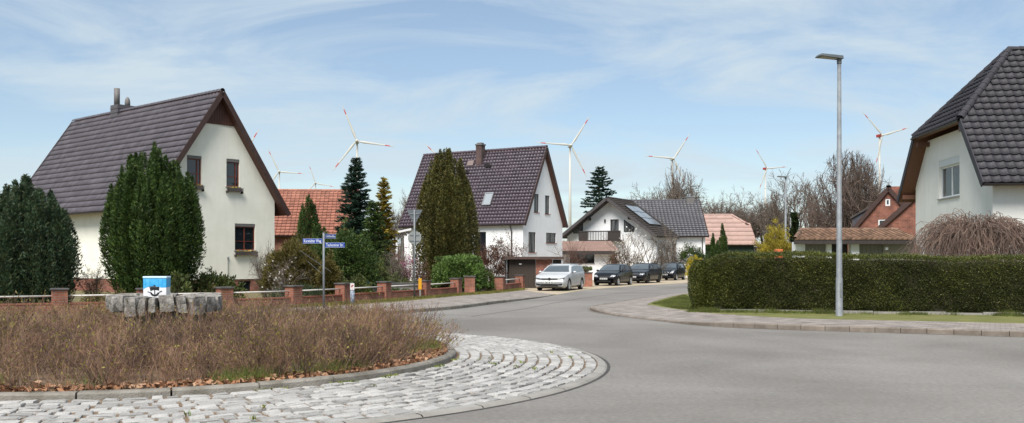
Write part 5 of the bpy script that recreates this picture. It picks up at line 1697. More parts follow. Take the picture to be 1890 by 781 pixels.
# estate, silver
Wd = 1.83
car('estate_car', 'silver estate car with dark grille, nearest of the parked cars', 2.78, 53.9, 18.5, 4.77, Wd, 1.49, 2.79,
    [(-2.385, .52), (-2.37, .98), (-2.25, 1.16), (-2.02, 1.36), (-1.8, 1.425), (-1.0, 1.46), (-.3, 1.465), (.25, 1.42), (.6, 1.28), (1.12, 1.0), (1.35, .955), (1.9, .86), (2.2, .76), (2.32, .66), (2.36, .50), (2.385, .40)],
    [(-2.385, .95), (-1.8, .985), (0, .955), (1.1, .91), (2.385, .8)], P_silver,
    dict(fo=.10, wr=.325, wz=(1.03, 1.38), rz=(1.08, 1.36),
         side=[[(-.02, 1.01), (.92, 1.0), (.42, 1.30), (-.02, 1.36)], [(-1.0, 1.03), (-.08, 1.01), (-.08, 1.36), (-.95, 1.37)], [(-1.85, 1.06), (-1.08, 1.04), (-1.03, 1.36), (-1.7, 1.33)]],
         lamp=[(.48, .60), (.80, .645), (.82, .73), (.48, .685)], lampm=M_headd, fog=[(.45, .30), (.74, .33), (.76, .42), (.45, .37)],
         front=[('grille', [(-.47, .60), (.47, .60), (.47, .69), (-.47, .69)], M_cardark), ('lower_intake', [(-.5, .27), (.5, .27), (.44, .385), (-.44, .385)], M_cardark),
                ('chrome_bar', [(-.47, .645), (.47, .645), (.47, .655), (-.47, .655)], M_chrome), ('chrome_lip', [(-.78, .235), (.78, .235), (.72, .262), (-.72, .262)], M_chrome), ('number_plate', [(-.26, .41), (.26, .41), (.26, .52), (-.26, .52)], M_plate)],
         emblem=(.655, .075), vw=True, mir=(.72, 1.02), doors=(.95, -.03, -1.03), handles=(.15, -.85), rail=(-1.9, .1), railm=M_chrome, sillm=M_chrome))
# black hatchback
def hatch(name, label, x, y, th, paint, L_, W, H_, lampq, front, rimm, k=1.0, emblem=None):
    z = H_ / 1.44
    car(name, label, x, y, th, L_, W, H_, 2.5,
        [(-L_ / 2, .48), (-L_ / 2 + .03, .92), (-L_ / 2 + .14, 1.12 * z), (-L_ / 2 + .38, 1.34 * z), (-L_ / 2 + .7, 1.40 * z), (-.4, 1.43 * z), (.15, 1.39 * z), (.5, 1.24 * z), (.98, .98 * z), (1.2, .92 * z), (1.55, .83 * z), (L_ / 2 - .14, .70 * z), (L_ / 2 - .05, .58), (L_ / 2 - .015, .46), (L_ / 2, .36)],
        [(-L_ / 2, .93 * z), (-1.2, .95 * z), (0, .92 * z), (1, .88 * z), (L_ / 2, .7)], paint,
        dict(fo=.04, wr=.295, wz=(1.0 * z, 1.35 * z), rz=(1.05 * z, 1.32 * z),
             side=[[(-.25, .98 * z), (.78, .965 * z), (.28, 1.27 * z), (-.25, 1.33 * z)], [(-1.35, 1.02 * z), (-.33, .985 * z), (-.33, 1.33 * z), (-1.15, 1.31 * z)]],
             lamp=lampq, front=front, emblem=emblem, mir=(.62, .99 * z), mirm=paint, doors=(.85, -.3), handles=(-.15,), rimm=rimm))
hatch('hatchback_car', 'black hatchback with bright headlamps right behind the silver estate car', 6.85, 63.9, 26, P_black, 3.84, 1.65, 1.44,
      [(.40, .575), (.74, .60), (.76, .70), (.52, .70)],
      [('grille', [(-.34, .585), (.34, .585), (.34, .615), (-.34, .615)], M_cardark), ('lower_intake', [(-.5, .25), (.5, .25), (.46, .34), (-.46, .34)], M_cardark), ('number_plate', [(-.26, .40), (.26, .40), (.26, .51), (-.26, .51)], M_plate)], M_alloy, emblem=(.65, .045))
hatch('hatchback_car', 'black hatchback farthest back, half hidden by the hedge end', 13.5, 80.5, 25, P_black2, 4.0, 1.72, 1.49,
      [(.44, .62), (.74, .66), (.76, .82), (.60, .80)],
      [('chrome_bar', [(-.36, .66), (.36, .66), (.36, .71), (-.36, .71)], M_chrome), ('lower_intake', [(-.55, .25), (.55, .25), (.5, .36), (-.5, .36)], M_cardark), ('number_plate', [(-.26, .42), (.26, .42), (.26, .53), (-.26, .53)], M_plate)], M_alloy)
car('estate_car', 'black estate car between the two black hatchbacks', 9.75, 70.6, 26, 4.66, 1.81, 1.47, 2.69,
    [(-2.33, .5), (-2.31, .98), (-2.2, 1.16), (-2.0, 1.35), (-1.75, 1.41), (-1.0, 1.45), (-.25, 1.455), (.25, 1.41), (.6, 1.27), (1.1, 1.0), (1.35, .95), (1.9, .86), (2.16, .77), (2.28, .66), (2.31, .50), (2.33, .40)],
    [(-2.33, .95), (-1.8, .98), (0, .95), (1.1, .91), (2.33, .8)], P_black,
    dict(fo=.10, wr=.32, wz=(1.03, 1.37), rz=(1.08, 1.35),
         side=[[(-.02, 1.01), (.9, 1.0), (.42, 1.29), (-.02, 1.35)], [(-1.0, 1.03), (-.08, 1.01), (-.08, 1.35), (-.95, 1.36)], [(-1.8, 1.06), (-1.08, 1.04), (-1.03, 1.35), (-1.65, 1.32)]],
         lamp=[(.50, .61), (.80, .63), (.81, .73), (.50, .72)], fog=[(.5, .32), (.74, .34), (.75, .42), (.5, .40)],
         front=[('grille', [(-.36, .56), (.36, .56), (.42, .71), (-.42, .71)], M_cardark), ('chrome_bar', [(-.42, .712), (.42, .712), (.42, .728), (-.42, .728)], M_chrome), ('lower_intake', [(-.5, .26), (.5, .26), (.48, .36), (-.48, .36)], M_cardark), ('number_plate', [(-.26, .41), (.26, .41), (.26, .51), (-.26, .51)], M_plate)],
         emblem=(.74, .05), mir=(.70, 1.02), mirm=P_black, doors=(.93, -.03, -1.03), handles=(.15, -.85), rail=(-1.85, .1), rimm=M_alloyd))

# ================================================================ WIND TURBINES
M_tur = mat('turbine_white', (.50, .49, .45), rough=.5)
M_turred = mat('turbine_red', (.48, .06, .05), rough=.5)
RB = 45.0
def blade_mesh():
    st = [(0, 1.0, 1.0), (2.5, 1.0, .95), (8, 2.0, .55), (16, 1.6, .42), (28, 1.15, .3), (33, .98, .26), (33.01, .98, .26), (39, .75, .2), (39.01, .75, .2), (43.5, .5, .14), (45, .14, .05)]
    mb = MB(); k = 8
    for r, c, t in st:
        for i in range(k):
            a = 2 * math.pi * i / k
            mb.v.append((math.cos(a) * c * .72 + c * .18, math.sin(a) * t * .8, r))
    for s in range(len(st) - 1):
        red = 1 if 32.9 < st[s][0] < 39 else 0
        for i in range(k):
            mb.f.append((s * k + i, s * k + (i + 1) % k, (s + 1) * k + (i + 1) % k, (s + 1) * k + i)); mb.m.append(red)
    return mb.mesh('blade', [M_tur, M_turred], smooth=True)
BL = blade_mesh()
def turbine(hx, hy, ln, ang, label, yaw=0.0, rednac=False):
    d = 1750 * RB / ln
    X = at(hx, d); Z = EYE + (480 - hy) / 1750 * d
    o = empty('wind_turbine', (X, d, 0), R(yaw), label, 'wind turbine', 'wind turbines on the horizon')
    MB().tube([(0, 4.2, -2), (0, 4.2, Z * .5), (0, 4.2, Z - 1.5)], [2.2, 1.7, 1.15], 16).build('tower', M_tur, o, smooth=True)
    bevel(MB().box(-2.0, -.5, Z - 1.9, 2.0, 9.5, Z + 2.0).build('nacelle', M_turred if rednac else M_tur, o), .5, 2)
    hub = MB().lathe([(.001, -2.2), (1.0, -1.8), (1.75, -.6), (1.8, .9), (1.4, 1.6)], 16, 0, Matrix.Translation((0, -2, Z)) @ Matrix.Rotation(R(90), 4, 'X') @ Matrix.Scale(-1, 4, (0, 0, 1))).build('hub', M_tur, o, smooth=True)
    for i in range(3):
        b = mesh_obj('blade', BL, o, (0, -2.1, Z), (0, R(ang + 120 * i), 0))
    return o
turbine(442, 298, 71, 32, 'wind turbine of which one blade tip shows beside the cream gable')
turbine(515, 317, 47, -26, 'wind turbine left of the smallest one, above the red tiled roof', 8)
turbine(582, 338, 36.5, -19, 'smallest wind turbine, above the middle of the red tiled roof', 8)
turbine(658.5, 260.6, 71.5, -22, 'large wind turbine right above the tall dark spruce', 5)
turbine(828, 308, 61, -46, 'wind turbine of which a blade tip shows over the violet roof ridge')
turbine(1053.5, 268.5, 66, 33, 'large wind turbine with full tower showing right of the violet roof', 10)
turbine(1242.5, 293, 56, 34, 'wind turbine standing behind the big bare tree over the grey roof', 10)
turbine(1415, 311, 45, -36, 'wind turbine with red nacelle above the distant bare trees', 20, True)
turbine(1627, 250, 60, -46, 'wind turbine with red nacelle left of the half-hipped white house', 15, True)
# ================================================================ VEGETATION
M_bark = mat('grey_bark', (.085, .07, .055), (.14, .12, .10), scale=6, rough=.95, bump=.5, stretch=(3, 3, .6))
M_bark2 = mat('brown_bark', (.07, .045, .032), (.11, .075, .055), scale=6, rough=.95, bump=.5, stretch=(3, 3, .6))
def leafmat(name, cols, lo=(.65, .65, .65), hi=(1.25, 1.25, 1.2), scale=1.6, tr=.2):
    return mat(name, lo, hi, scale=scale, rough=.55, transl=tr, icols=cols, spec=.3)
ML_yew = leafmat('yew_needles', [(0.0182, 0.0442, 0.013), (0.039, 0.078, 0.0169), (0.0715, 0.117, 0.0234), (0.0286, 0.0572, 0.0182), (0.117, 0.156, 0.0286)])
ML_juniper = leafmat('juniper_needles', [(0.0195, 0.0442, 0.026), (0.0364, 0.0715, 0.039), (0.0624, 0.104, 0.0494), (0.078, 0.0845, 0.0338), (0.026, 0.0546, 0.0325)])
ML_thuja = leafmat('thuja_scales', [(0.0672, 0.0718, 0.0179), (0.1047, 0.1017, 0.0269), (0.0524, 0.0628, 0.0179), (0.1495, 0.1121, 0.0299), (0.0823, 0.0867, 0.0239)], scale=1.2)
ML_box = leafmat('laurel_leaf', [(.06, .115, .024), (.10, .175, .038), (.14, .22, .055), (.08, .135, .028), (.17, .23, .075)], scale=2)
ML_hedge = leafmat('hedge_leaf', [(0.0408, 0.057, 0.0132), (0.0744, 0.0959, 0.0192), (0.12, 0.1296, 0.0288), (0.054, 0.0726, 0.0156), (0.168, 0.162, 0.054)], lo=(.6, .6, .6), hi=(1.2, 1.15, 1.0), scale=.8)
ML_spruce = leafmat('spruce_needles', [(0.0125, 0.0338, 0.0225), (0.0225, 0.0525, 0.035), (0.0375, 0.0725, 0.045), (0.0175, 0.0425, 0.0287)])
ML_green = leafmat('garden_green_leaf', [(0.026, 0.0585, 0.0156), (0.0455, 0.0845, 0.0182), (0.078, 0.1105, 0.0208), (0.0325, 0.065, 0.0182)])
ML_gold = leafmat('golden_thuja', [(.24, .18, .025), (.36, .27, .04), (.15, .125, .025), (.30, .22, .03)])
ML_rhodo = leafmat('rhododendron_leaf', [(.045, .07, .018), (.09, .12, .035), (.13, .16, .05), (.06, .09, .025), (.14, .12, .03)])
ML_olive = leafmat('broom_twig_leaf', [(.085, .07, .018), (.13, .10, .025), (.06, .06, .015), (.16, .125, .035)])
ML_redbr = leafmat('reddish_brown_leaf', [(.09, .038, .028), (.13, .055, .038), (.16, .085, .055), (.07, .035, .025)])
ML_yellow = leafmat('forsythia_flower', [(.42, .32, .02), (.55, .43, .03), (.30, .26, .03), (.48, .36, .025)])
ML_willow = leafmat('yellow_green_catkin', [(.30, .24, .03), (.40, .32, .04), (.22, .19, .03), (.34, .24, .03)])
ML_pink = leafmat('pink_blossom', [(.42, .14, .26), (.5, .22, .34), (.34, .10, .2)])
ML_white = leafmat('white_blossom', [(.66, .62, .56), (.72, .70, .66), (.55, .48, .44)])
ML_ivy = leafmat('ivy_leaf', [(.018, .034, .012), (.03, .05, .014), (.045, .06, .018)])
ML_grass = leafmat('grass_blade', [(.07, .10, .018), (.115, .14, .028), (.16, .16, .045)])
MT_red = mat('russet_twig', (.8, .8, .8), (1.15, 1.1, 1.05), scale=2, rough=.9, icols=[(.10, .055, .045), (.145, .085, .065), (.085, .05, .04), (.17, .11, .085)])
MT_brown = mat('brown_twig', (.8, .8, .8), (1.15, 1.1, 1.05), scale=2, rough=.9, icols=[(.105, .075, .062), (.15, .115, .095), (.09, .066, .056), (.18, .14, .12)])
MT_grey = mat('grey_twig', (.8, .8, .8), (1.15, 1.1, 1.05), scale=2, rough=.9, icols=[(.13, .105, .085), (.18, .15, .125), (.11, .085, .07), (.22, .19, .165)])
MT_weep = mat('weeping_twig', (.8, .8, .8), (1.15, 1.1, 1.05), scale=1, rough=.85, icols=[(.14, .09, .075), (.21, .15, .12), (.11, .07, .058), (.29, .215, .175), (.19, .14, .115)])

def add_tree(name, label, cat, x, y, trunkVF, crownVF, mt, mc, z=0.0, group=None, smooth=True, cname='crown', tname='trunk'):
    o = empty(name, (x, y, z), 0, label, cat, group)
    if trunkVF is not None: mesh_obj(tname, np_mesh(tname, *trunkVF, mt, smooth), o)
    if crownVF is not None: mesh_obj(cname, np_mesh(cname, *crownVF, mc, False), o)
    return o
def plume_tree(name, label, cat, x, y, H, Rx, n_pl, n_leaf, ln, wd, mc, seed, shape=1.6, base=.02, pr=.16, edge=.62, waist=.45, group=None, Ry=None, z=.08):
    rng = np.random.default_rng(seed)
    Ry = Ry or Rx
    a = rng.uniform(0, 2 * math.pi, n_pl); u = np.sqrt(rng.uniform(0, 1, n_pl))
    a[:2] = 0; u[0] = 0; u[1] = .15
    tip = np.stack([np.cos(a) * u * Rx, np.sin(a) * u * Ry, H * (1 - (1 - edge) * u ** shape) * rng.uniform(.88, 1.0, n_pl)], 1)
    tip[0, 2] = H
    bs = np.stack([tip[:, 0] * waist, tip[:, 1] * waist, np.full(n_pl, base * H)], 1)
    pri = pr * H * rng.uniform(.6, 1.1, n_pl)
    vol = np.linalg.norm(tip - bs, axis=1) * pri
    idx = rng.choice(n_pl, n_leaf, p=vol / vol.sum())
    t = rng.beta(1.25, 1.05, n_leaf)
    prof = np.sin(np.clip(t * .93 + .07, 0, 1) * math.pi) ** .55 * (1 - .35 * t)
    ax = (tip - bs)[idx]
    P = bs[idx] + ax * t[:, None]
    bow = np.sin(t * math.pi) * .10
    P[:, :2] += (tip[idx, :2]) * bow[:, None] * 2
    d, s1, s2 = basis(ax)
    an = rng.uniform(0, 2 * math.pi, n_leaf); rr = pri[idx] * prof * np.sqrt(rng.uniform(.25, 1, n_leaf))
    # small sprays: quantise angle so that leaves bunch into tufts
    an = an + np.sin(an * 5 + t * 40 + idx) * .35
    o = s1 * np.cos(an)[:, None] + s2 * np.sin(an)[:, None]
    C = P + o * rr[:, None] + rng.normal(0, .02, (n_leaf, 3))
    C[:, 2] = np.maximum(C[:, 2], .03)
    V, F = leaves(C, o * .75 + d * .8, ln, wd, .45, rng)
    st = np.array([[0, 0, -.1]]); k = min(n_pl, 14)
    TV = segs_VF(bs[:k] * np.array([.4, .4, 0]) - np.array([0, 0, .1]), bs[:k] + (tip - bs)[:k] * .8, np.full(k, .035 + .006 * H), np.full(k, .012), 6)
    return add_tree(name, label, cat, x, y, TV, (V, F), M_bark2, mc, z, group, cname='foliage', tname='stems')
def clump_bush(name, label, cat, x, y, H, Rx, Ry, n_cl, per, ln, wd, mc, seed, cr=.16, z=.08, fill=.55, group=None, mt=None, squash=1.0, dirn=(0, 0, .3), zb=0.0):
    """round bush: leaf clumps through an ellipsoid, denser to the outside"""
    rng = np.random.default_rng(seed)
    d = rand_unit(n_cl, rng); d[:, 2] = np.abs(d[:, 2]) * 1.0 - .25 * rng.random(n_cl)
    r = rng.uniform(fill, 1, n_cl) ** .6 * (1 + .10 * np.sin(d[:, 0] * 5 + seed) + .08 * np.sin(d[:, 1] * 7) + rng.normal(0, .05, n_cl))
    c = np.stack([d[:, 0] * r * Rx, d[:, 1] * r * Ry, zb + np.maximum(.04, (H - zb) * (.30 + .70 * d[:, 2] * r))], 1)
    idx = np.repeat(np.arange(n_cl), per); n = len(idx)
    off = rand_unit(n, rng) * (rng.random((n, 1)) ** .5) * cr
    C = c[idx] + off; C[:, 2] = np.maximum(C[:, 2], .02)
    D = off / cr + d[idx] * .5 + np.array(dirn)
    V, F = leaves(C, D, ln, wd, .5, rng)
    k = min(n_cl, 26)
    TV = segs_VF(np.zeros((k, 3)) + rng.normal(0, .06, (k, 3)) * np.array([1, 1, 0]), c[:k] * .95, np.full(k, .012 + .006 * H), np.full(k, .006), 4)
    return add_tree(name, label, cat, x, y, TV, (V, F), mt or M_bark2, mc, z, group, cname='foliage', tname='stems')
def twig_bush(name, label, cat, x, y, H, Rr, n_st, seed, mt, sub=7, r=.012, z=.08, leafm=None, n_leaf=0, ln=.04, wd=.03, spread=.5, group=None, bname='blossom', rmin=.003, nlast=3, envelope=False):
    rng = np.random.default_rng(seed)
    P0 = []; P1 = []; r0 = []; r1 = []; tips = []; dr = []
    def grow(p, d, l, rad, lev):
        q = p
        nseg = 3 if lev < 2 else nlast
        for k in range(nseg):
            d = d + rng.normal(0, .16, 3) + np.array([0, 0, .05]); d /= np.linalg.norm(d)
            e = q + d * l / nseg
            P0.append(q); P1.append(e); r0.append(rad * (1 - k * .22)); r1.append(rad * (1 - (k + 1) * .22))
            if lev < 2:
                for _ in range(sub if lev == 1 else 2):
                    if rng.random() < .8:
                        dd = d * .7 + rng.normal(0, .55, 3); dd /= np.linalg.norm(dd)
                        grow(q + (e - q) * rng.random(), dd, l * rng.uniform(.3, .55), max(rmin, rad * .5), lev + 1)
            else:
                tips.append(e); dr.append(d)
            q = e
    for i in range(n_st):
        a = rng.uniform(0, 6.28); sp = rng.uniform(.05, 1) * spread
        d = np.array([math.cos(a) * sp, math.sin(a) * sp, 1.0]); d /= np.linalg.norm(d)
        grow(np.array([math.cos(a) * .08 * Rr, math.sin(a) * .08 * Rr, 0.0]), d, H * rng.uniform(.6, .95), r * rng.uniform(.7, 1.2), 0)
    P0 = np.array(P0); P1 = np.array(P1)
    ext = np.abs(P1[:, :2]).max(); k = Rr / max(np.percentile(np.hypot(P1[:, 0], P1[:, 1]), 97), .01); kz = H / np.percentile(P1[:, 2], 99.5)
    S = np.array([k, k, kz])
    P0 = P0 * S; P1 = P1 * S; r0 = np.array(r0); r1 = np.array(r1)
    if envelope:                                    # keep the crown inside a rounded outline
        e = np.hypot(P1[:, 0], P1[:, 1]) / Rr; q = (P1[:, 2] - H * .46) / (H * .54)
        ok = (e ** 2 + q ** 2 < 1.0 + rng.normal(0, .05, len(P1))) | (P1[:, 2] < H * .3)
        P0, P1, r0, r1 = P0[ok], P1[ok], r0[ok], r1[ok]
    TV = segs_VF(P0, P1, r0, r1, 3)
    o = add_tree(name, label, cat, x, y, TV, None, mt, None, z, group, smooth=False, tname='branches')
    if leafm is not None and n_leaf:
        T = np.array(tips) * S; i = rng.choice(len(T), n_leaf)
        V, F = leaves(T[i] + rng.normal(0, .03, (n_leaf, 3)), np.array(dr)[i], ln, wd, .9, rng)
        mesh_obj(bname, np_mesh(bname, V, F, leafm), o)
    return o
def conifer(name, label, cat, x, y, H, Rb, seed, mc, levels=26, z=.08, nb=9, gap=0.0, droop=.25, ln=.16, wd=.05, dens=26, base=.06, group=None, power=1.0):
    rng = np.random.default_rng(seed)
    P0 = [np.array([0, 0, -.2])]; P1 = [np.array([0, 0, H])]; r0 = [.02 * H + .03]; r1 = [.012]
    C = []; D = []
    for i in range(levels):
        t = i / levels; zl = H * (base + (1 - base) * t) * 1.0
        Lb = Rb * (1 - t) ** power * rng.uniform(.8, 1.12) + .08
        for j in range(nb):
            if rng.random() < gap: continue
            a = 2 * math.pi * (j + rng.random() * .8) / nb + i * 1.1
            lb_ = Lb * rng.uniform(.7, 1.1)
            d = np.array([math.cos(a), math.sin(a), -.05 - droop * .3 + .35 * t])
            p = np.array([0, 0, zl + rng.uniform(-.1, .1)])
            e = p + d * lb_; e[2] += -droop * lb_ * .25
            P0.append(p); P1.append(e); r0.append(.012 + .01 * lb_); r1.append(.005)
            m = max(6, int(dens * lb_))
            s = rng.random((m, 1)) ** .7
            side = np.array([-math.sin(a), math.cos(a), 0])
            w = (rng.uniform(-1, 1, (m, 1))) * lb_ * .30 * (1 - s * .75)
            q = p + (e - p) * s + side * w + np.array([0, 0, 1]) * (-np.abs(w) * .35 + rng.normal(0, .035, (m, 1)))
            C.append(q); D.append(np.repeat((d + np.array([0, 0, .1]))[None], m, 0) + side * np.sign(w) * .8)
    C = np.concatenate(C); D = np.concatenate(D)
    V, F = leaves(C, D, ln, wd, .4, rng)
    TV = segs_VF(np.array(P0), np.array(P1), r0, r1, 5)
    return add_tree(name, label, cat, x, y, TV, (V, F), M_bark2, mc, z, group, cname='foliage')

# ---- bare broadleaf trees: three grown forms, reused at different sizes and turns
def grow_bare(seed, H=10.0, spread=.55, levels=6, trunk=.28, up=.12, fork=3):
    rng = np.random.default_rng(seed)
    thick = ([], [], [], []); thin = ([], [], [], [])
    def rec(p, d, l, rad, lev):
        nseg = 3 if lev < 3 else 2
        q = p
        for k in range(nseg):
            d = d + rng.normal(0, .09 + .035 * lev, 3) + np.array([0, 0, up * (.4 if lev == 0 else 1)]) * .5
            d /= np.linalg.norm(d)
            e = q + d * l / nseg
            ra = rad * (1 - .3 * k / nseg); rb = rad * (1 - .3 * (k + 1) / nseg)
            tgt = thick if ra > .028 else thin
            tgt[0].append(q); tgt[1].append(e); tgt[2].append(ra); tgt[3].append(rb)
            if 0 < lev < levels and k >= (0 if lev > 1 else 1):
                if rng.random() < (.85 if lev > 1 else .7):
                    dd = d + rng.normal(0, spread * 1.05, 3); dd /= np.linalg.norm(dd)
                    rec(e, dd, l * rng.uniform(.5, .72), rad * rng.uniform(.34, .5), lev + 1 + (1 if lev > 3 and rng.random() < .3 else 0))
            q = e
        if lev < levels:
            for _ in range(fork if lev < 2 else 2):
                dd = d + rng.normal(0, spread, 3); dd[2] += .08; dd /= np.linalg.norm(dd)
                rec(q, dd, l * rng.uniform(.66, .88), rad * rng.uniform(.52, .68), lev + 1)
    rec(np.array([0., 0, -.2]), np.array([0, 0, 1.]), H * .24, trunk, 0)
    zm = max(np.array(thin[1])[:, 2].max(), 1); s = H / zm
    A = lambda q: np.array(q)
    tk = segs_VF(A(thick[0]) * s, A(thick[1]) * s, A(thick[2]), A(thick[3]), 6)
    tn = segs_VF(A(thin[0]) * s, A(thin[1]) * s, np.maximum(A(thin[2]), .017), np.maximum(A(thin[3]), .011), 3)
    return np_mesh('trunk', *tk, M_bark, True), np_mesh('crown', *tn, MT_grey, False), np_mesh('crown', *tn, MT_brown, False)
BARE = [grow_bare(3, 10, .50, 6), grow_bare(8, 10, .62, 6, .30, .08), grow_bare(21, 10, .42, 6, .22, .2, 2), grow_bare(33, 10, .46, 7, .26, .10, 4)]
def bare_tree(x, y, H, form, label, russet=False, wide=1.0, turn=0.0, group='bare trees behind the houses', z=0.0):
    o = empty('bare_tree', (x, y, z), R(turn), label, 'tree', group)
    s = H / 10.0; o.scale = (s * wide, s * wide, s)
    t, c1, c2 = BARE[form]
    mesh_obj('trunk', t, o); mesh_obj('crown', c2 if russet else c1, o)
    return o

# ---- front gardens, left to right
plume_tree('juniper', 'dense dark blue green juniper at the left edge, before the cream house', 'tree', at(44, 31.5), 31.6, 4.45, 1.36, 90, 110000, .11, .034, ML_juniper, 1, shape=3.0, pr=.10, edge=.66, waist=1.0)
for i, (px_, top_) in enumerate(((17, 345), (27, 348))):
    plume_tree('slim_conifer', ('slim pointed conifer tip at the far left edge', 'slim pointed conifer tip second from the left edge')[i], 'tree', at(px_, 37), 37, EYE + (480 - top_) / 1750 * 37, .28, 5, 5000, .10, .03, ML_thuja, 40 + i, pr=.05)
plume_tree('yew_tree', 'tall upright many-tipped yew in front of the cream house', 'tree', at(283, 33.5), 33.6, 5.8, 1.42, 95, 170000, .10, .034, ML_yew, 2, shape=2.4, pr=.075, edge=.74, waist=.74, base=.05)
clump_bush('rhododendron', 'pale green rhododendron right of the yew under the gable wall', 'shrub', at(397, 34.5), 34.5, 1.22, .95, .8, 190, 26, .12, .045, ML_rhodo, 3, .14)
clump_bush('rhododendron', 'low green rhododendron peeping out right behind the painted cabinet', 'shrub', at(327, 32), 32.2, 1.15, .45, .4, 60, 26, .11, .045, ML_rhodo, 4, .13)
twig_bush('spring_shrub', 'thin yellowish bare shrub against the house between juniper and yew', 'shrub', at(173, 34), 34, 1.55, .75, 16, 5, MT_grey, 5, .01, leafm=ML_olive, n_leaf=1500, ln=.05, wd=.02, bname='young_leaves')
clump_bush('ground_cover', 'low yellow green ground cover below the yew behind the planter', 'shrub', at(225, 31.6), 31.6, .62, 1.3, .4, 120, 22, .07, .03, ML_olive, 6, .13)
clump_bush('broom_shrub', 'large olive brown broom right of the cream gable', 'shrub', at(540, 36.5), 36.8, 2.55, 1.25, 1.0, 420, 60, .11, .03, ML_olive, 7, .2, fill=.35)
clump_bush('broom_shrub', 'rounded olive clipped shrub right behind the street name post', 'shrub', at(605, 36), 36.2, 1.75, .52, .5, 200, 60, .09, .028, ML_olive, 8, .16)
twig_bush('hanging_shrub', 'grey bare hanging twigs against the right end of the cream wall', 'shrub', at(488, 38), 38, 2.3, .6, 26, 9, MT_grey, 6, .012, spread=.6)
o = twig_bush('magnolia', 'small magnolia with scattered white buds in front of the broom', 'shrub', at(518, 34.6), 34.6, 1.75, 1.1, 10, 10, MT_grey, 3, .014, leafm=ML_white, n_leaf=90, ln=.085, wd=.05, spread=.8, bname='white_buds')
clump_bush('dwarf_pine', 'low blue green dwarf pine behind the fence under the magnolia', 'shrub', at(545, 34.4), 34.5, .72, 1.1, .6, 150, 24, .12, .02, ML_juniper, 11, .16)
plume_tree('small_yew', 'narrow dark yew before the red tiled roof', 'tree', at(570, 42.5), 42.5, 4.55, .78, 22, 26000, .12, .03, ML_yew, 12, pr=.085, waist=.7)
conifer('spruce', 'tall dark blue green spruce left of the golden thuja', 'tree', at(657, 48), 48, EYE + 188 / 1750 * 48, 1.75, 13, ML_spruce, 34, nb=11, gap=.12, ln=.22, wd=.05, dens=70, power=.72)
conifer('spruce', 'lower broad green conifer in front of the golden thuja', 'tree', at(690, 44.5), 44.5, 4.4, 1.1, 14, ML_yew, 20, nb=10, ln=.18, wd=.045, dens=80, power=.6)
conifer('golden_thuja', 'pointed golden yellow thuja between spruce and violet roof', 'tree', at(708, 51), 51, EYE + 152 / 1750 * 51, 1.1, 15, ML_gold, 28, nb=9, ln=.20, wd=.06, dens=70, power=.75, droop=.1)
clump_bush('laurel_shrub', 'dark green yellow-tipped shrub right of the street name post', 'shrub', at(648, 39.5), 39.8, 3.1, 1.1, .9, 330, 40, .13, .04, ML_green, 16, .2, fill=.4)
clump_bush('laurel_shrub', 'dark green shrub behind the street name plates, left one', 'shrub', at(610, 41), 41, 3.0, .9, .8, 240, 40, .13, .035, ML_green, 17, .2, fill=.4)
clump_bush('garden_shrub', 'mid green loose shrub over the pale garden wall', 'shrub', at(693, 43), 42.8, 1.75, .8, .6, 150, 30, .10, .04, ML_rhodo, 18, .17)
twig_bush('bare_shrub', 'bare brown upright shrub left of the traffic sign post', 'shrub', at(728, 44), 44, 2.5, .75, 18, 19, MT_grey, 5, .02)
twig_bush('pink_shrub', 'pink blossoming shrub behind the traffic sign post', 'shrub', at(752, 50), 50, 2.15, .75, 14, 20, MT_red, 4, .012, leafm=ML_pink, n_leaf=1500, ln=.07, wd=.05)
clump_bush('perennial_bed', 'low yellow green and rust coloured plants behind the fence by the traffic sign', 'plants', at(738, 42.5), 42.6, .95, 1.1, .6, 110, 24, .10, .03, ML_rhodo, 21, .15)
clump_bush('perennial_bed', 'low dark plants along the fence right of the traffic sign', 'plants', at(725, 40), 40.6, .42, .8, .4, 70, 22, .09, .03, ML_green, 22, .12)
clump_bush('garden_shrub', 'tall loose green shrub behind the watering can', 'shrub', at(672, 45.5), 45.5, 2.9, 1.2, .9, 260, 34, .13, .045, ML_green, 61, .22, fill=.3)
clump_bush('garden_shrub', 'yellow tipped green shrub beside the notice post', 'shrub', at(655, 37.4), 37.6, 1.0, .7, .45, 110, 26, .10, .04, ML_rhodo, 62, .15)
clump_bush('garden_shrub', 'dark low conifer shrub between the bare shrub and the pergola', 'shrub', at(712, 47), 47, 1.9, .9, .7, 170, 30, .12, .04, ML_yew, 63, .2)
twig_bush('bare_shrub', 'russet twiggy shrub left of the olive brown thuja', 'shrub', at(772, 47), 47, 1.7, .7, 16, 64, MT_red, 5, .012, leafm=ML_redbr, n_leaf=900, ln=.07, wd=.04, bname='leaves')
plume_tree('thuja', 'tall olive brown thuja in front of the violet roof', 'tree', at(824, 50), 50.2, EYE + 205 / 1750 * 50, 1.32, 80, 110000, .13, .045, ML_thuja, 23, shape=3.2, pr=.07, edge=.72, waist=1.0)
clump_bush('laurel_dome', 'clipped bright green laurel dome beside the thuja', 'shrub', at(848, 47.6), 47.8, EYE + 13 / 1750 * 47.6 - .08, 1.30, 1.1, 560, 34, .11, .055, ML_box, 24, .15, fill=.8)
clump_bush('barberry', 'red brown bushy shrub before the white eaves wall', 'shrub', at(905, 57), 57, 2.9, 1.25, 1.0, 230, 34, .10, .035, ML_redbr, 25, .22, fill=.3)
twig_bush('barberry', 'red brown spreading shrub at the corner of the violet roofed house', 'shrub', at(945, 58), 58.6, 3.4, 1.2, 22, 26, MT_red, 6, .02, leafm=ML_redbr, n_leaf=2500, ln=.08, wd=.04, bname='leaves')
clump_bush('garden_shrub', 'mixed green and rust plants inside the open garden gate', 'plants', at(898, 50.5), 50.6, 1.1, .8, .6, 120, 26, .10, .04, ML_rhodo, 27, .16)
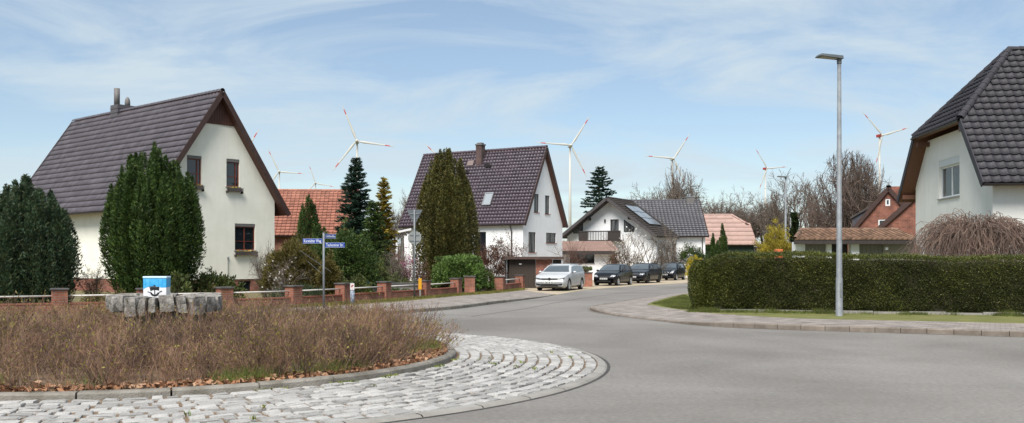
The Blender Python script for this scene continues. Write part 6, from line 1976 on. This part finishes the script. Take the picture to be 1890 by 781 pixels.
clump_bush('garden_shrub', 'dark green low plants at the foot of the lone gate pillar', 'plants', at(900, 49), 49.3, .5, .55, .4, 60, 22, .09, .04, ML_green, 28, .13)
clump_bush('pillar_plant', 'small clipped green plant on the brick pillar', 'plant', at(1083, 60), 60.5, .38, .4, .4, 60, 22, .07, .035, ML_rhodo, 29, .1, z=.93)
# in front of the chalet
twig_bush('bare_shrub', 'brown dense bare shrub before the porch wing', 'shrub', at(1058, 68), 68, 3.2, 1.3, 26, 30, MT_red, 5, .02)
twig_bush('blossom_tree', 'small tree with pale blossom before the chalet wall', 'tree', at(1163, 76), 76, 4.0, 1.9, 12, 31, MT_grey, 5, .05, leafm=ML_white, n_leaf=1600, ln=.10, wd=.08, spread=.8)
twig_bush('bare_shrub', 'rust brown shrub behind the black hatchback with bright headlamps', 'shrub', at(1135, 73), 73, 2.5, 1.4, 20, 32, MT_red, 5, .025, leafm=ML_olive, n_leaf=1400, ln=.08, wd=.04, bname='young_leaves')
twig_bush('apple_tree', 'bare apple tree in front of the grey roofed house', 'tree', at(1243, 86), 86.5, 4.6, 2.2, 10, 33, MT_grey, 7, .07, spread=.8, leafm=ML_olive, n_leaf=900, ln=.09, wd=.04, bname='young_leaves')
twig_bush('apple_tree', 'bare leaning fruit tree behind the two black estate and hatchback cars', 'tree', at(1205, 78), 78, 3.8, 1.7, 8, 34, M_bark, 6, .06, spread=.9)
clump_bush('dark_bush', 'dark green bush right of the farthest black hatchback', 'shrub', at(1278, 86), 86.5, 3.2, 1.5, 1.2, 200, 34, .16, .05, ML_green, 35, .3)
clump_bush('forsythia', 'small bright yellow forsythia at the hedge end', 'shrub', at(1284, 70), 70, 2.0, .75, .6, 120, 34, .09, .045, ML_yellow, 36, .16)
plume_tree('slim_conifer', 'dark slim conifer before the pink barn, left one', 'tree', at(1316, 84), 84, EYE + 48 / 1750 * 84, .75, 14, 9000, .16, .05, ML_yew, 37, pr=.08)
plume_tree('slim_conifer', 'dark slim taller conifer before the pink barn, right one', 'tree', at(1333, 82), 82, EYE + 66 / 1750 * 82, .55, 12, 9000, .16, .05, ML_yew, 38, pr=.07)
clump_bush('willow_bush', 'large yellow green catkin bush behind the hedge', 'shrub', at(1432, 66), 66, 4.3, 1.55, 1.2, 360, 46, .14, .045, ML_willow, 39, .25, fill=.3, dirn=(0, 0, 1.2))
clump_bush('green_bush', 'small green bush at the foot of the distant street lamp', 'shrub', at(1452, 60), 60, 2.2, .8, .6, 90, 30, .12, .05, ML_green, 42, .2)

# ---- clipped hedge on the right with its edging
def hedge():
    rng = np.random.default_rng(77)
    A = np.array([5.75, 29.75]); B = np.array([31.0, 23.4]); d = B - A; ln = np.linalg.norm(d); d /= ln; nrm = np.array([-d[1], d[0]])
    dep = 1.25
    top = lambda s: 1.80 + .05 * np.sin(s * .55 + .4) + .025 * np.sin(s * 2.3) - .34 * np.exp(-(s / .65) ** 2) - .008 * s
    bump_ = lambda s, z: .045 * np.sin(s * 1.9 + z * 2) + .03 * np.sin(s * 4.7 - z * 3.1) + .02 * np.sin(s * 9 + z * 7)
    root = empty('clipped_hedge', (0, 0, .09), 0, 'long dense clipped hedge with rounded left end behind the lamp', 'hedge')
    C = []; D = []
    def add(s, t, z, n):
        p = A + d * s[:, None] + nrm * t[:, None]
        C.append(np.stack([p[:, 0], p[:, 1], z], 1)); D.append(n)
    n3 = lambda a, b, z: np.stack([d[0] * a + nrm[0] * b, d[1] * a + nrm[1] * b, z], 1)
    # front face
    N = 150000
    s = ln * rng.random(N) ** 1.25; h = top(s); z = h * rng.random(N)
    rnd = np.clip((z - (h - .22)) / .22, 0, 1) ** 2 * .16 + np.clip((.25 - z) / .25, 0, 1) * .10 + np.clip((.55 - s) / .55, 0, 1) ** 2 * .5
    t = rnd + bump_(s, z) + np.abs(rng.normal(0, .05, N)); o = np.ones(N)
    add(s, t, z, n3(rng.normal(0, .3, N), -o, rng.normal(.25, .4, N)))
    # back face (thin), top, rounded end
    N = 14000; s = ln * rng.random(N); h = top(s); z = h * rng.random(N); add(s, dep - np.abs(rng.normal(0, .05, N)), z, n3(np.zeros(N), np.ones(N), rng.normal(.2, .3, N)))
    N = 40000; s = ln * rng.random(N) ** 1.2; t = .06 + rng.random(N) * (dep - .12)
    add(s, t, top(s) - np.abs(t / dep - .5) ** 3 * .8 + rng.normal(0, .035, N), n3(rng.normal(0, .5, N), rng.normal(0, .4, N), np.ones(N)))
    N = 16000; a = rng.random(N) * math.pi; z = rng.random(N); r = .5 + bump_(a * 2, z) - np.abs(rng.normal(0, .04, N))
    r = r * np.clip(.82 + .5 * z, 0, 1) * np.where(z > .8, 1 - (z - .8) * 1.6, 1)
    add(.3 - np.sin(a) * r, dep / 2 - np.cos(a) * (dep / 2) * np.clip(r / .5, 0, 1.05), z * 1.62, n3(-np.sin(a), -np.cos(a), rng.normal(.2, .3, N)))
    # short fresh shoots standing proud of the trimmed top
    C = np.concatenate(C); D = np.concatenate(D)
    V, F = leaves(C, D, .044, .026, .75, rng)
    mesh_obj('foliage', np_mesh('foliage', V, F, ML_hedge), root)
    # dark woody inside
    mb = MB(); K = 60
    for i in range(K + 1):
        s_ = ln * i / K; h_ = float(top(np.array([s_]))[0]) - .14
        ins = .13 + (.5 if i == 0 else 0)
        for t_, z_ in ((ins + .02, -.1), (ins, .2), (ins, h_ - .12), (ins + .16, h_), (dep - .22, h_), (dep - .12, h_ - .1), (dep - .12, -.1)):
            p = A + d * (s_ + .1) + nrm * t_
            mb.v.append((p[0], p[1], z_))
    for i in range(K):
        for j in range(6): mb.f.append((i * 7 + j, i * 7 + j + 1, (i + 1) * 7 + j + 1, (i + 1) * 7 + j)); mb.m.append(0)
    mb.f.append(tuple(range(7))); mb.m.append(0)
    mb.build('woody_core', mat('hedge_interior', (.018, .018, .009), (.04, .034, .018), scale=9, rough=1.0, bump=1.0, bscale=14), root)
    # concrete edging boards
    ed = empty('hedge_edging', (0, 0, .09), 0, 'low concrete edging boards along the foot of the hedge', 'edging')
    s_ = .25
    while s_ < ln - 1.0:
        a = A + d * s_ - nrm * .16; b = A + d * (s_ + .985) - nrm * .16; w = nrm * .05
        hz = .085 + random.uniform(-.02, .012)
        mb = MB().add([(*(a), -.1), (*(b), -.1), (*(b + w), -.1), (*(a + w), -.1), (*a, hz), (*b, hz), (*(b + w), hz), (*(a + w), hz)],
                      [(3, 2, 1, 0), (4, 5, 6, 7), (0, 1, 5, 4), (1, 2, 6, 5), (2, 3, 7, 6), (3, 0, 4, 7)])
        mb.build('edging_board', M_conc, ed)
        s_ += 1.0
    # grass and weeds in the strip
    n = 16000
    s = ln * rng.random(n) ** 1.3 - .8; t = -.14 - np.abs(rng.gamma(1.6, .13, n))
    keep = (np.sin(s * 2.2) + np.sin(s * 5.1 + 1) * .7 + np.sin(s * .7) + rng.normal(0, .5, n)) > -.3
    s, t = s[keep], t[keep]; n = len(s)
    p = A + d * s[:, None] + nrm * t[:, None]
    G = np.stack([p[:, 0], p[:, 1], np.full(n, .095)], 1)
    gl = rng.uniform(.03, .11, n) * (1 + .7 * (np.sin(s * 3.7) > .5))
    gd_ = rng.normal(0, .5, (n, 3)); gd_[:, 2] = 1
    V1, F1 = segs_VF(G, G + gd_ * gl[:, None], np.full(n, .006), np.full(n, .001), 3)
    n2 = 14000                                      # the lawn wedge at the corner
    tri = np.array([[5.1, 34.6], [7.8, 43.2], [7.4, 30.0], [5.4, 31.0]])
    u = rng.random((n2, 2)); flip = u.sum(1) > 1; u[flip] = 1 - u[flip]
    q1 = tri[0] + (tri[1] - tri[0]) * u[:, :1] + (tri[2] - tri[0]) * u[:, 1:]
    h2_ = n2 // 4; q1[:h2_] = tri[3] + (tri[0] - tri[3]) * u[:h2_, :1] + (tri[2] - tri[3]) * u[:h2_, 1:]
    G = np.stack([q1[:, 0], q1[:, 1], np.full(n2, .095)], 1); gd_ = rng.normal(0, .5, (n2, 3)); gd_[:, 2] = 1
    V2, F2 = segs_VF(G, G + gd_ * rng.uniform(.02, .07, (n2, 1)), np.full(n2, .006), np.full(n2, .001), 3)
    V, F = cat_VF([(V1, F1), (V2, F2)])
    tag(mesh_obj('verge_grass', np_mesh('verge_grass', V, F, ML_grass)), 'short green grass along the hedge foot and corner', 'grass', kind='stuff')
hedge()
def left_verge():
    rng = np.random.default_rng(78)
    n = 9000
    Lm = np.array(smooth_line([(.4, 52), (-.7, 47.5), (-2.2, 44), (-3.5, 40.6), (-5, 37), (-6.6, 34), (-8.6, 31)], 8))
    i = rng.integers(0, len(Lm) - 1, n); f = rng.random((n, 1)); p = Lm[i] * (1 - f) + Lm[i + 1] * f + rng.normal(0, .22, (n, 2))
    G = np.stack([p[:, 0], p[:, 1], np.full(n, .095)], 1); gd_ = rng.normal(0, .5, (n, 3)); gd_[:, 2] = 1
    V, F = segs_VF(G, G + gd_ * rng.uniform(.03, .1, (n, 1)), np.full(n, .008), np.full(n, .002), 3)
    M = leafmat('dry_grass_blade', [(.13, .13, .025), (.20, .18, .04), (.10, .12, .02), (.26, .21, .07)])
    tag(mesh_obj('verge_grass', np_mesh('verge_grass', V, F, M)), 'yellowish grass strip between brick fence and pavement', 'grass', kind='stuff')
left_verge()

# ---- weeping bare shrub behind the hedge
def weeping():
    rng = np.random.default_rng(91)
    P0 = []; P1 = []; ra = []; rb = []
    Ht = 3.25
    n = 700
    for i in range(n):
        a = rng.uniform(0, 2 * math.pi); rr = math.sqrt(rng.uniform(.02, 1)) * 2.6
        st = np.array([math.cos(a) * rr * .18, math.sin(a) * rr * .14, Ht * rng.uniform(.62, .82)])
        apex = Ht * (1.0 - .12 * (rr / 2.6) ** 2) * rng.uniform(.76, 1.1)
        end = np.array([math.cos(a) * rr, math.sin(a) * rr * .62, rng.uniform(.5, 1.9)])
        prev = st; m = 11
        wob = rng.normal(0, .09, 3)
        for k in range(1, m + 1):
            t = k / m
            hx = t ** .72
            z = st[2] * (1 - t) ** 2 + 2 * t * (1 - t) * (apex * 1.28 - st[2] * .12) + end[2] * t * t
            q = np.array([st[0] + (end[0] - st[0]) * hx, st[1] + (end[1] - st[1]) * hx, z]) + wob * math.sin(t * 7) + rng.normal(0, .018, 3)
            P0.append(prev); P1.append(q); ra.append(.010 * (1 - .75 * t) + .0025); rb.append(.010 * (1 - .75 * (t + .09)) + .0025)
            if t > .3 and rng.random() < .75:
                e = q + np.array([rng.normal(0, .16), rng.normal(0, .12), -rng.uniform(.2, .75)])
                mid = (q + e) / 2 + np.array([*(rng.normal(0, .05, 2)), .05])
                P0 += [q, mid]; P1 += [mid, e]; ra += [.005, .004]; rb += [.004, .0025]
            prev = q
    V, F = segs_VF(np.array(P0), np.array(P1), ra, rb, 3)
    tr = segs_VF(np.array([[0, 0, -.1], [0, 0, .9], [.05, 0, 1.6]]), np.array([[0, 0, .9], [.05, 0, 1.6], [.1, 0, 2.4]]), [.12, .1, .08], [.1, .08, .05], 8)
    return add_tree('weeping_tree', 'weeping bare reddish shrub tree behind the hedge before the white house', 'tree', at(1800, 30.4), 30.3, tr, (V, F), M_bark2, MT_weep, .09)
weeping()

# ---- background trees
conifer('spruce', 'open crowned dark spruce behind the chalet roof', 'tree', at(1106, 112), 112, EYE + 174 / 1750 * 112, 3.1, 50, ML_spruce, 30, nb=7, gap=.38, ln=.45, wd=.13, dens=24, base=.35, z=0, power=.5)
B = bare_tree
B(at(742, 96), 96, EYE + 140 / 1750 * 96, 2, 'bare tree between golden thuja and violet roof', wide=.8)
B(at(722, 104), 104, EYE + 105 / 1750 * 104, 1, 'low bare tree behind the golden thuja', wide=.8, turn=60)
B(at(1232, 136), 136, EYE + 160 / 1750 * 136, 0, 'bare tree rising over the grey roof, behind the round crown', turn=20, wide=.9)
B(at(1183, 135), 135, EYE + 148 / 1750 * 135, 3, 'lower bare tree left of the tall one, behind the solar panels', turn=100, wide=.8)
B(at(1205, 150), 150, EYE + 135 / 1750 * 150, 1, 'bare tree showing between the two over the grey roof', turn=200)
B(at(1283, 140), 140, EYE + 120 / 1750 * 140, 2, 'slim bare tree by the grey roof chimney', turn=40)
B(at(1308, 128), 128, EYE + 128 / 1750 * 128, 1, 'russet bare tree right of the grey roof chimney', True, .8, 75)
B(at(1330, 150), 150, EYE + 105 / 1750 * 150, 3, 'bare tree above the left end of the pink barn', True, 1.1, 10)
B(at(1358, 145), 145, EYE + 115 / 1750 * 145, 0, 'bare tree above the middle of the pink barn', False, .9, 140)
B(at(1385, 150), 150, EYE + 112 / 1750 * 150, 1, 'bare tree above the right end of the pink barn', True, 1.1, 220)
B(at(1412, 140), 140, EYE + 140 / 1750 * 140, 3, 'bare tree under the red nacelle turbine', False, 1.0, 260)
B(at(1466, 118), 118, EYE + 176 / 1750 * 118, 2, 'tall ivy clad bare tree right of the distant street lamp', False, 1.0, 15)
twig_bush('bare_tree', 'big russet beech behind the main street lamp, the broadest bare tree', 'tree', at(1572, 97), 97, EYE + 207 / 1750 * 97, 4.9, 64, 51, MT_brown, 15, .10, z=0, spread=1.2, rmin=.010, nlast=2, envelope=True, group='bare trees behind the houses')
twig_bush('bare_tree', 'russet bare tree at the left flank of the big beech', 'tree', at(1508, 108), 108, EYE + 128 / 1750 * 108, 2.2, 26, 52, MT_brown, 12, .09, z=0, spread=1.0, rmin=.011, nlast=2, envelope=True, group='bare trees behind the houses')
twig_bush('bare_tree', 'russet bare tree at the right flank of the big beech', 'tree', at(1622, 104), 104, EYE + 130 / 1750 * 104, 2.0, 26, 53, MT_brown, 12, .09, z=0, spread=1.0, rmin=.011, nlast=2, envelope=True, group='bare trees behind the houses')
twig_bush('bare_tree', 'grey bare tree crown behind the distant street lamp', 'tree', at(1440, 122), 122, EYE + 138 / 1750 * 122, 2.6, 28, 54, MT_grey, 12, .10, z=0, spread=1.0, rmin=.012, nlast=2, envelope=True, group='bare trees behind the houses')
twig_bush('bare_tree', 'round grey bare tree crown over the grey roof', 'tree', at(1247, 128), 128, EYE + 180 / 1750 * 128, 3.6, 34, 55, MT_grey, 11, .11, z=0, spread=1.0, rmin=.011, nlast=2, envelope=True, group='bare trees behind the houses')
# ivy on a trunk
def ivy(px_, Y, ztop, label, seed):
    rng = np.random.default_rng(seed); n = 6000
    z = rng.random(n) ** .8 * ztop; a = rng.uniform(0, 6.28, n); r = (.5 + .25 * np.sin(z * 2.3 + a)) * (1 - z / ztop * .5) + rng.normal(0, .08, n)
    C = np.stack([np.cos(a) * r, np.sin(a) * r, z], 1)
    V, F = leaves(C, np.stack([np.cos(a), np.sin(a), np.zeros(n)], 1), .2, .16, .6, rng)
    o = mesh_obj('ivy', np_mesh('ivy', V, F, ML_ivy), None, (at(px_, Y), Y - .1, 0))
    tag(o, label, 'ivy')
ivy(1466, 118, 7.6, 'dark ivy climbing the trunk of the tall bare tree', 1)

# ---- far belt of woodland
def woodland():
    rng = np.random.default_rng(4)
    P0 = []; P1 = []
    n = 9000
    th = rng.uniform(-.95, .95, n); dist = rng.uniform(230, 420, n)
    x = np.sin(th) * dist; y = np.cos(th) * dist
    h = (6.0 + 2.5 * np.sin(th * 23) + 2 * np.sin(th * 57 + 1)) * rng.uniform(.6, 1.1, n) * dist / 320
    P0 = np.stack([x, y, np.zeros(n)], 1); P1 = P0 + np.stack([rng.normal(0, .8, n), rng.normal(0, .8, n), h], 1)
    L0 = [P0]; L1 = [P1]; r0 = [np.full(n, .22)]; r1 = [np.full(n, .05)]
    for _ in range(7):
        f = rng.uniform(.2, 1, (n, 1)); S = P0 + (P1 - P0) * f
        d = rng.normal(0, .6, (n, 3)); d[:, 2] = np.abs(d[:, 2]) + .5
        L0.append(S); L1.append(S + d * h[:, None] * .22); r0.append(np.full(n, .09)); r1.append(np.full(n, .03))
    V, F = segs_VF(np.concatenate(L0), np.concatenate(L1), np.concatenate(r0), np.concatenate(r1), 3)
    tag(mesh_obj('far_woodland', np_mesh('far_woodland', V, F, MT_red)), 'far belt of bare woodland along the horizon', 'woodland', kind='stuff')
woodland()
# orange skip tarp behind the hedge
ob = empty('orange_crate', (at(1437, 58), 58, 0), 0, 'small orange crate showing over the hedge below the yellow bush', 'crate')
M_or = mat('orange_plastic', (.55, .14, .05), rough=.6)
for k in range(3): bevel(MB().box(-.2, -.25, k * .78 + .06, .2, .25, k * .78 + .8).build('crate_box', M_or, ob), .02)
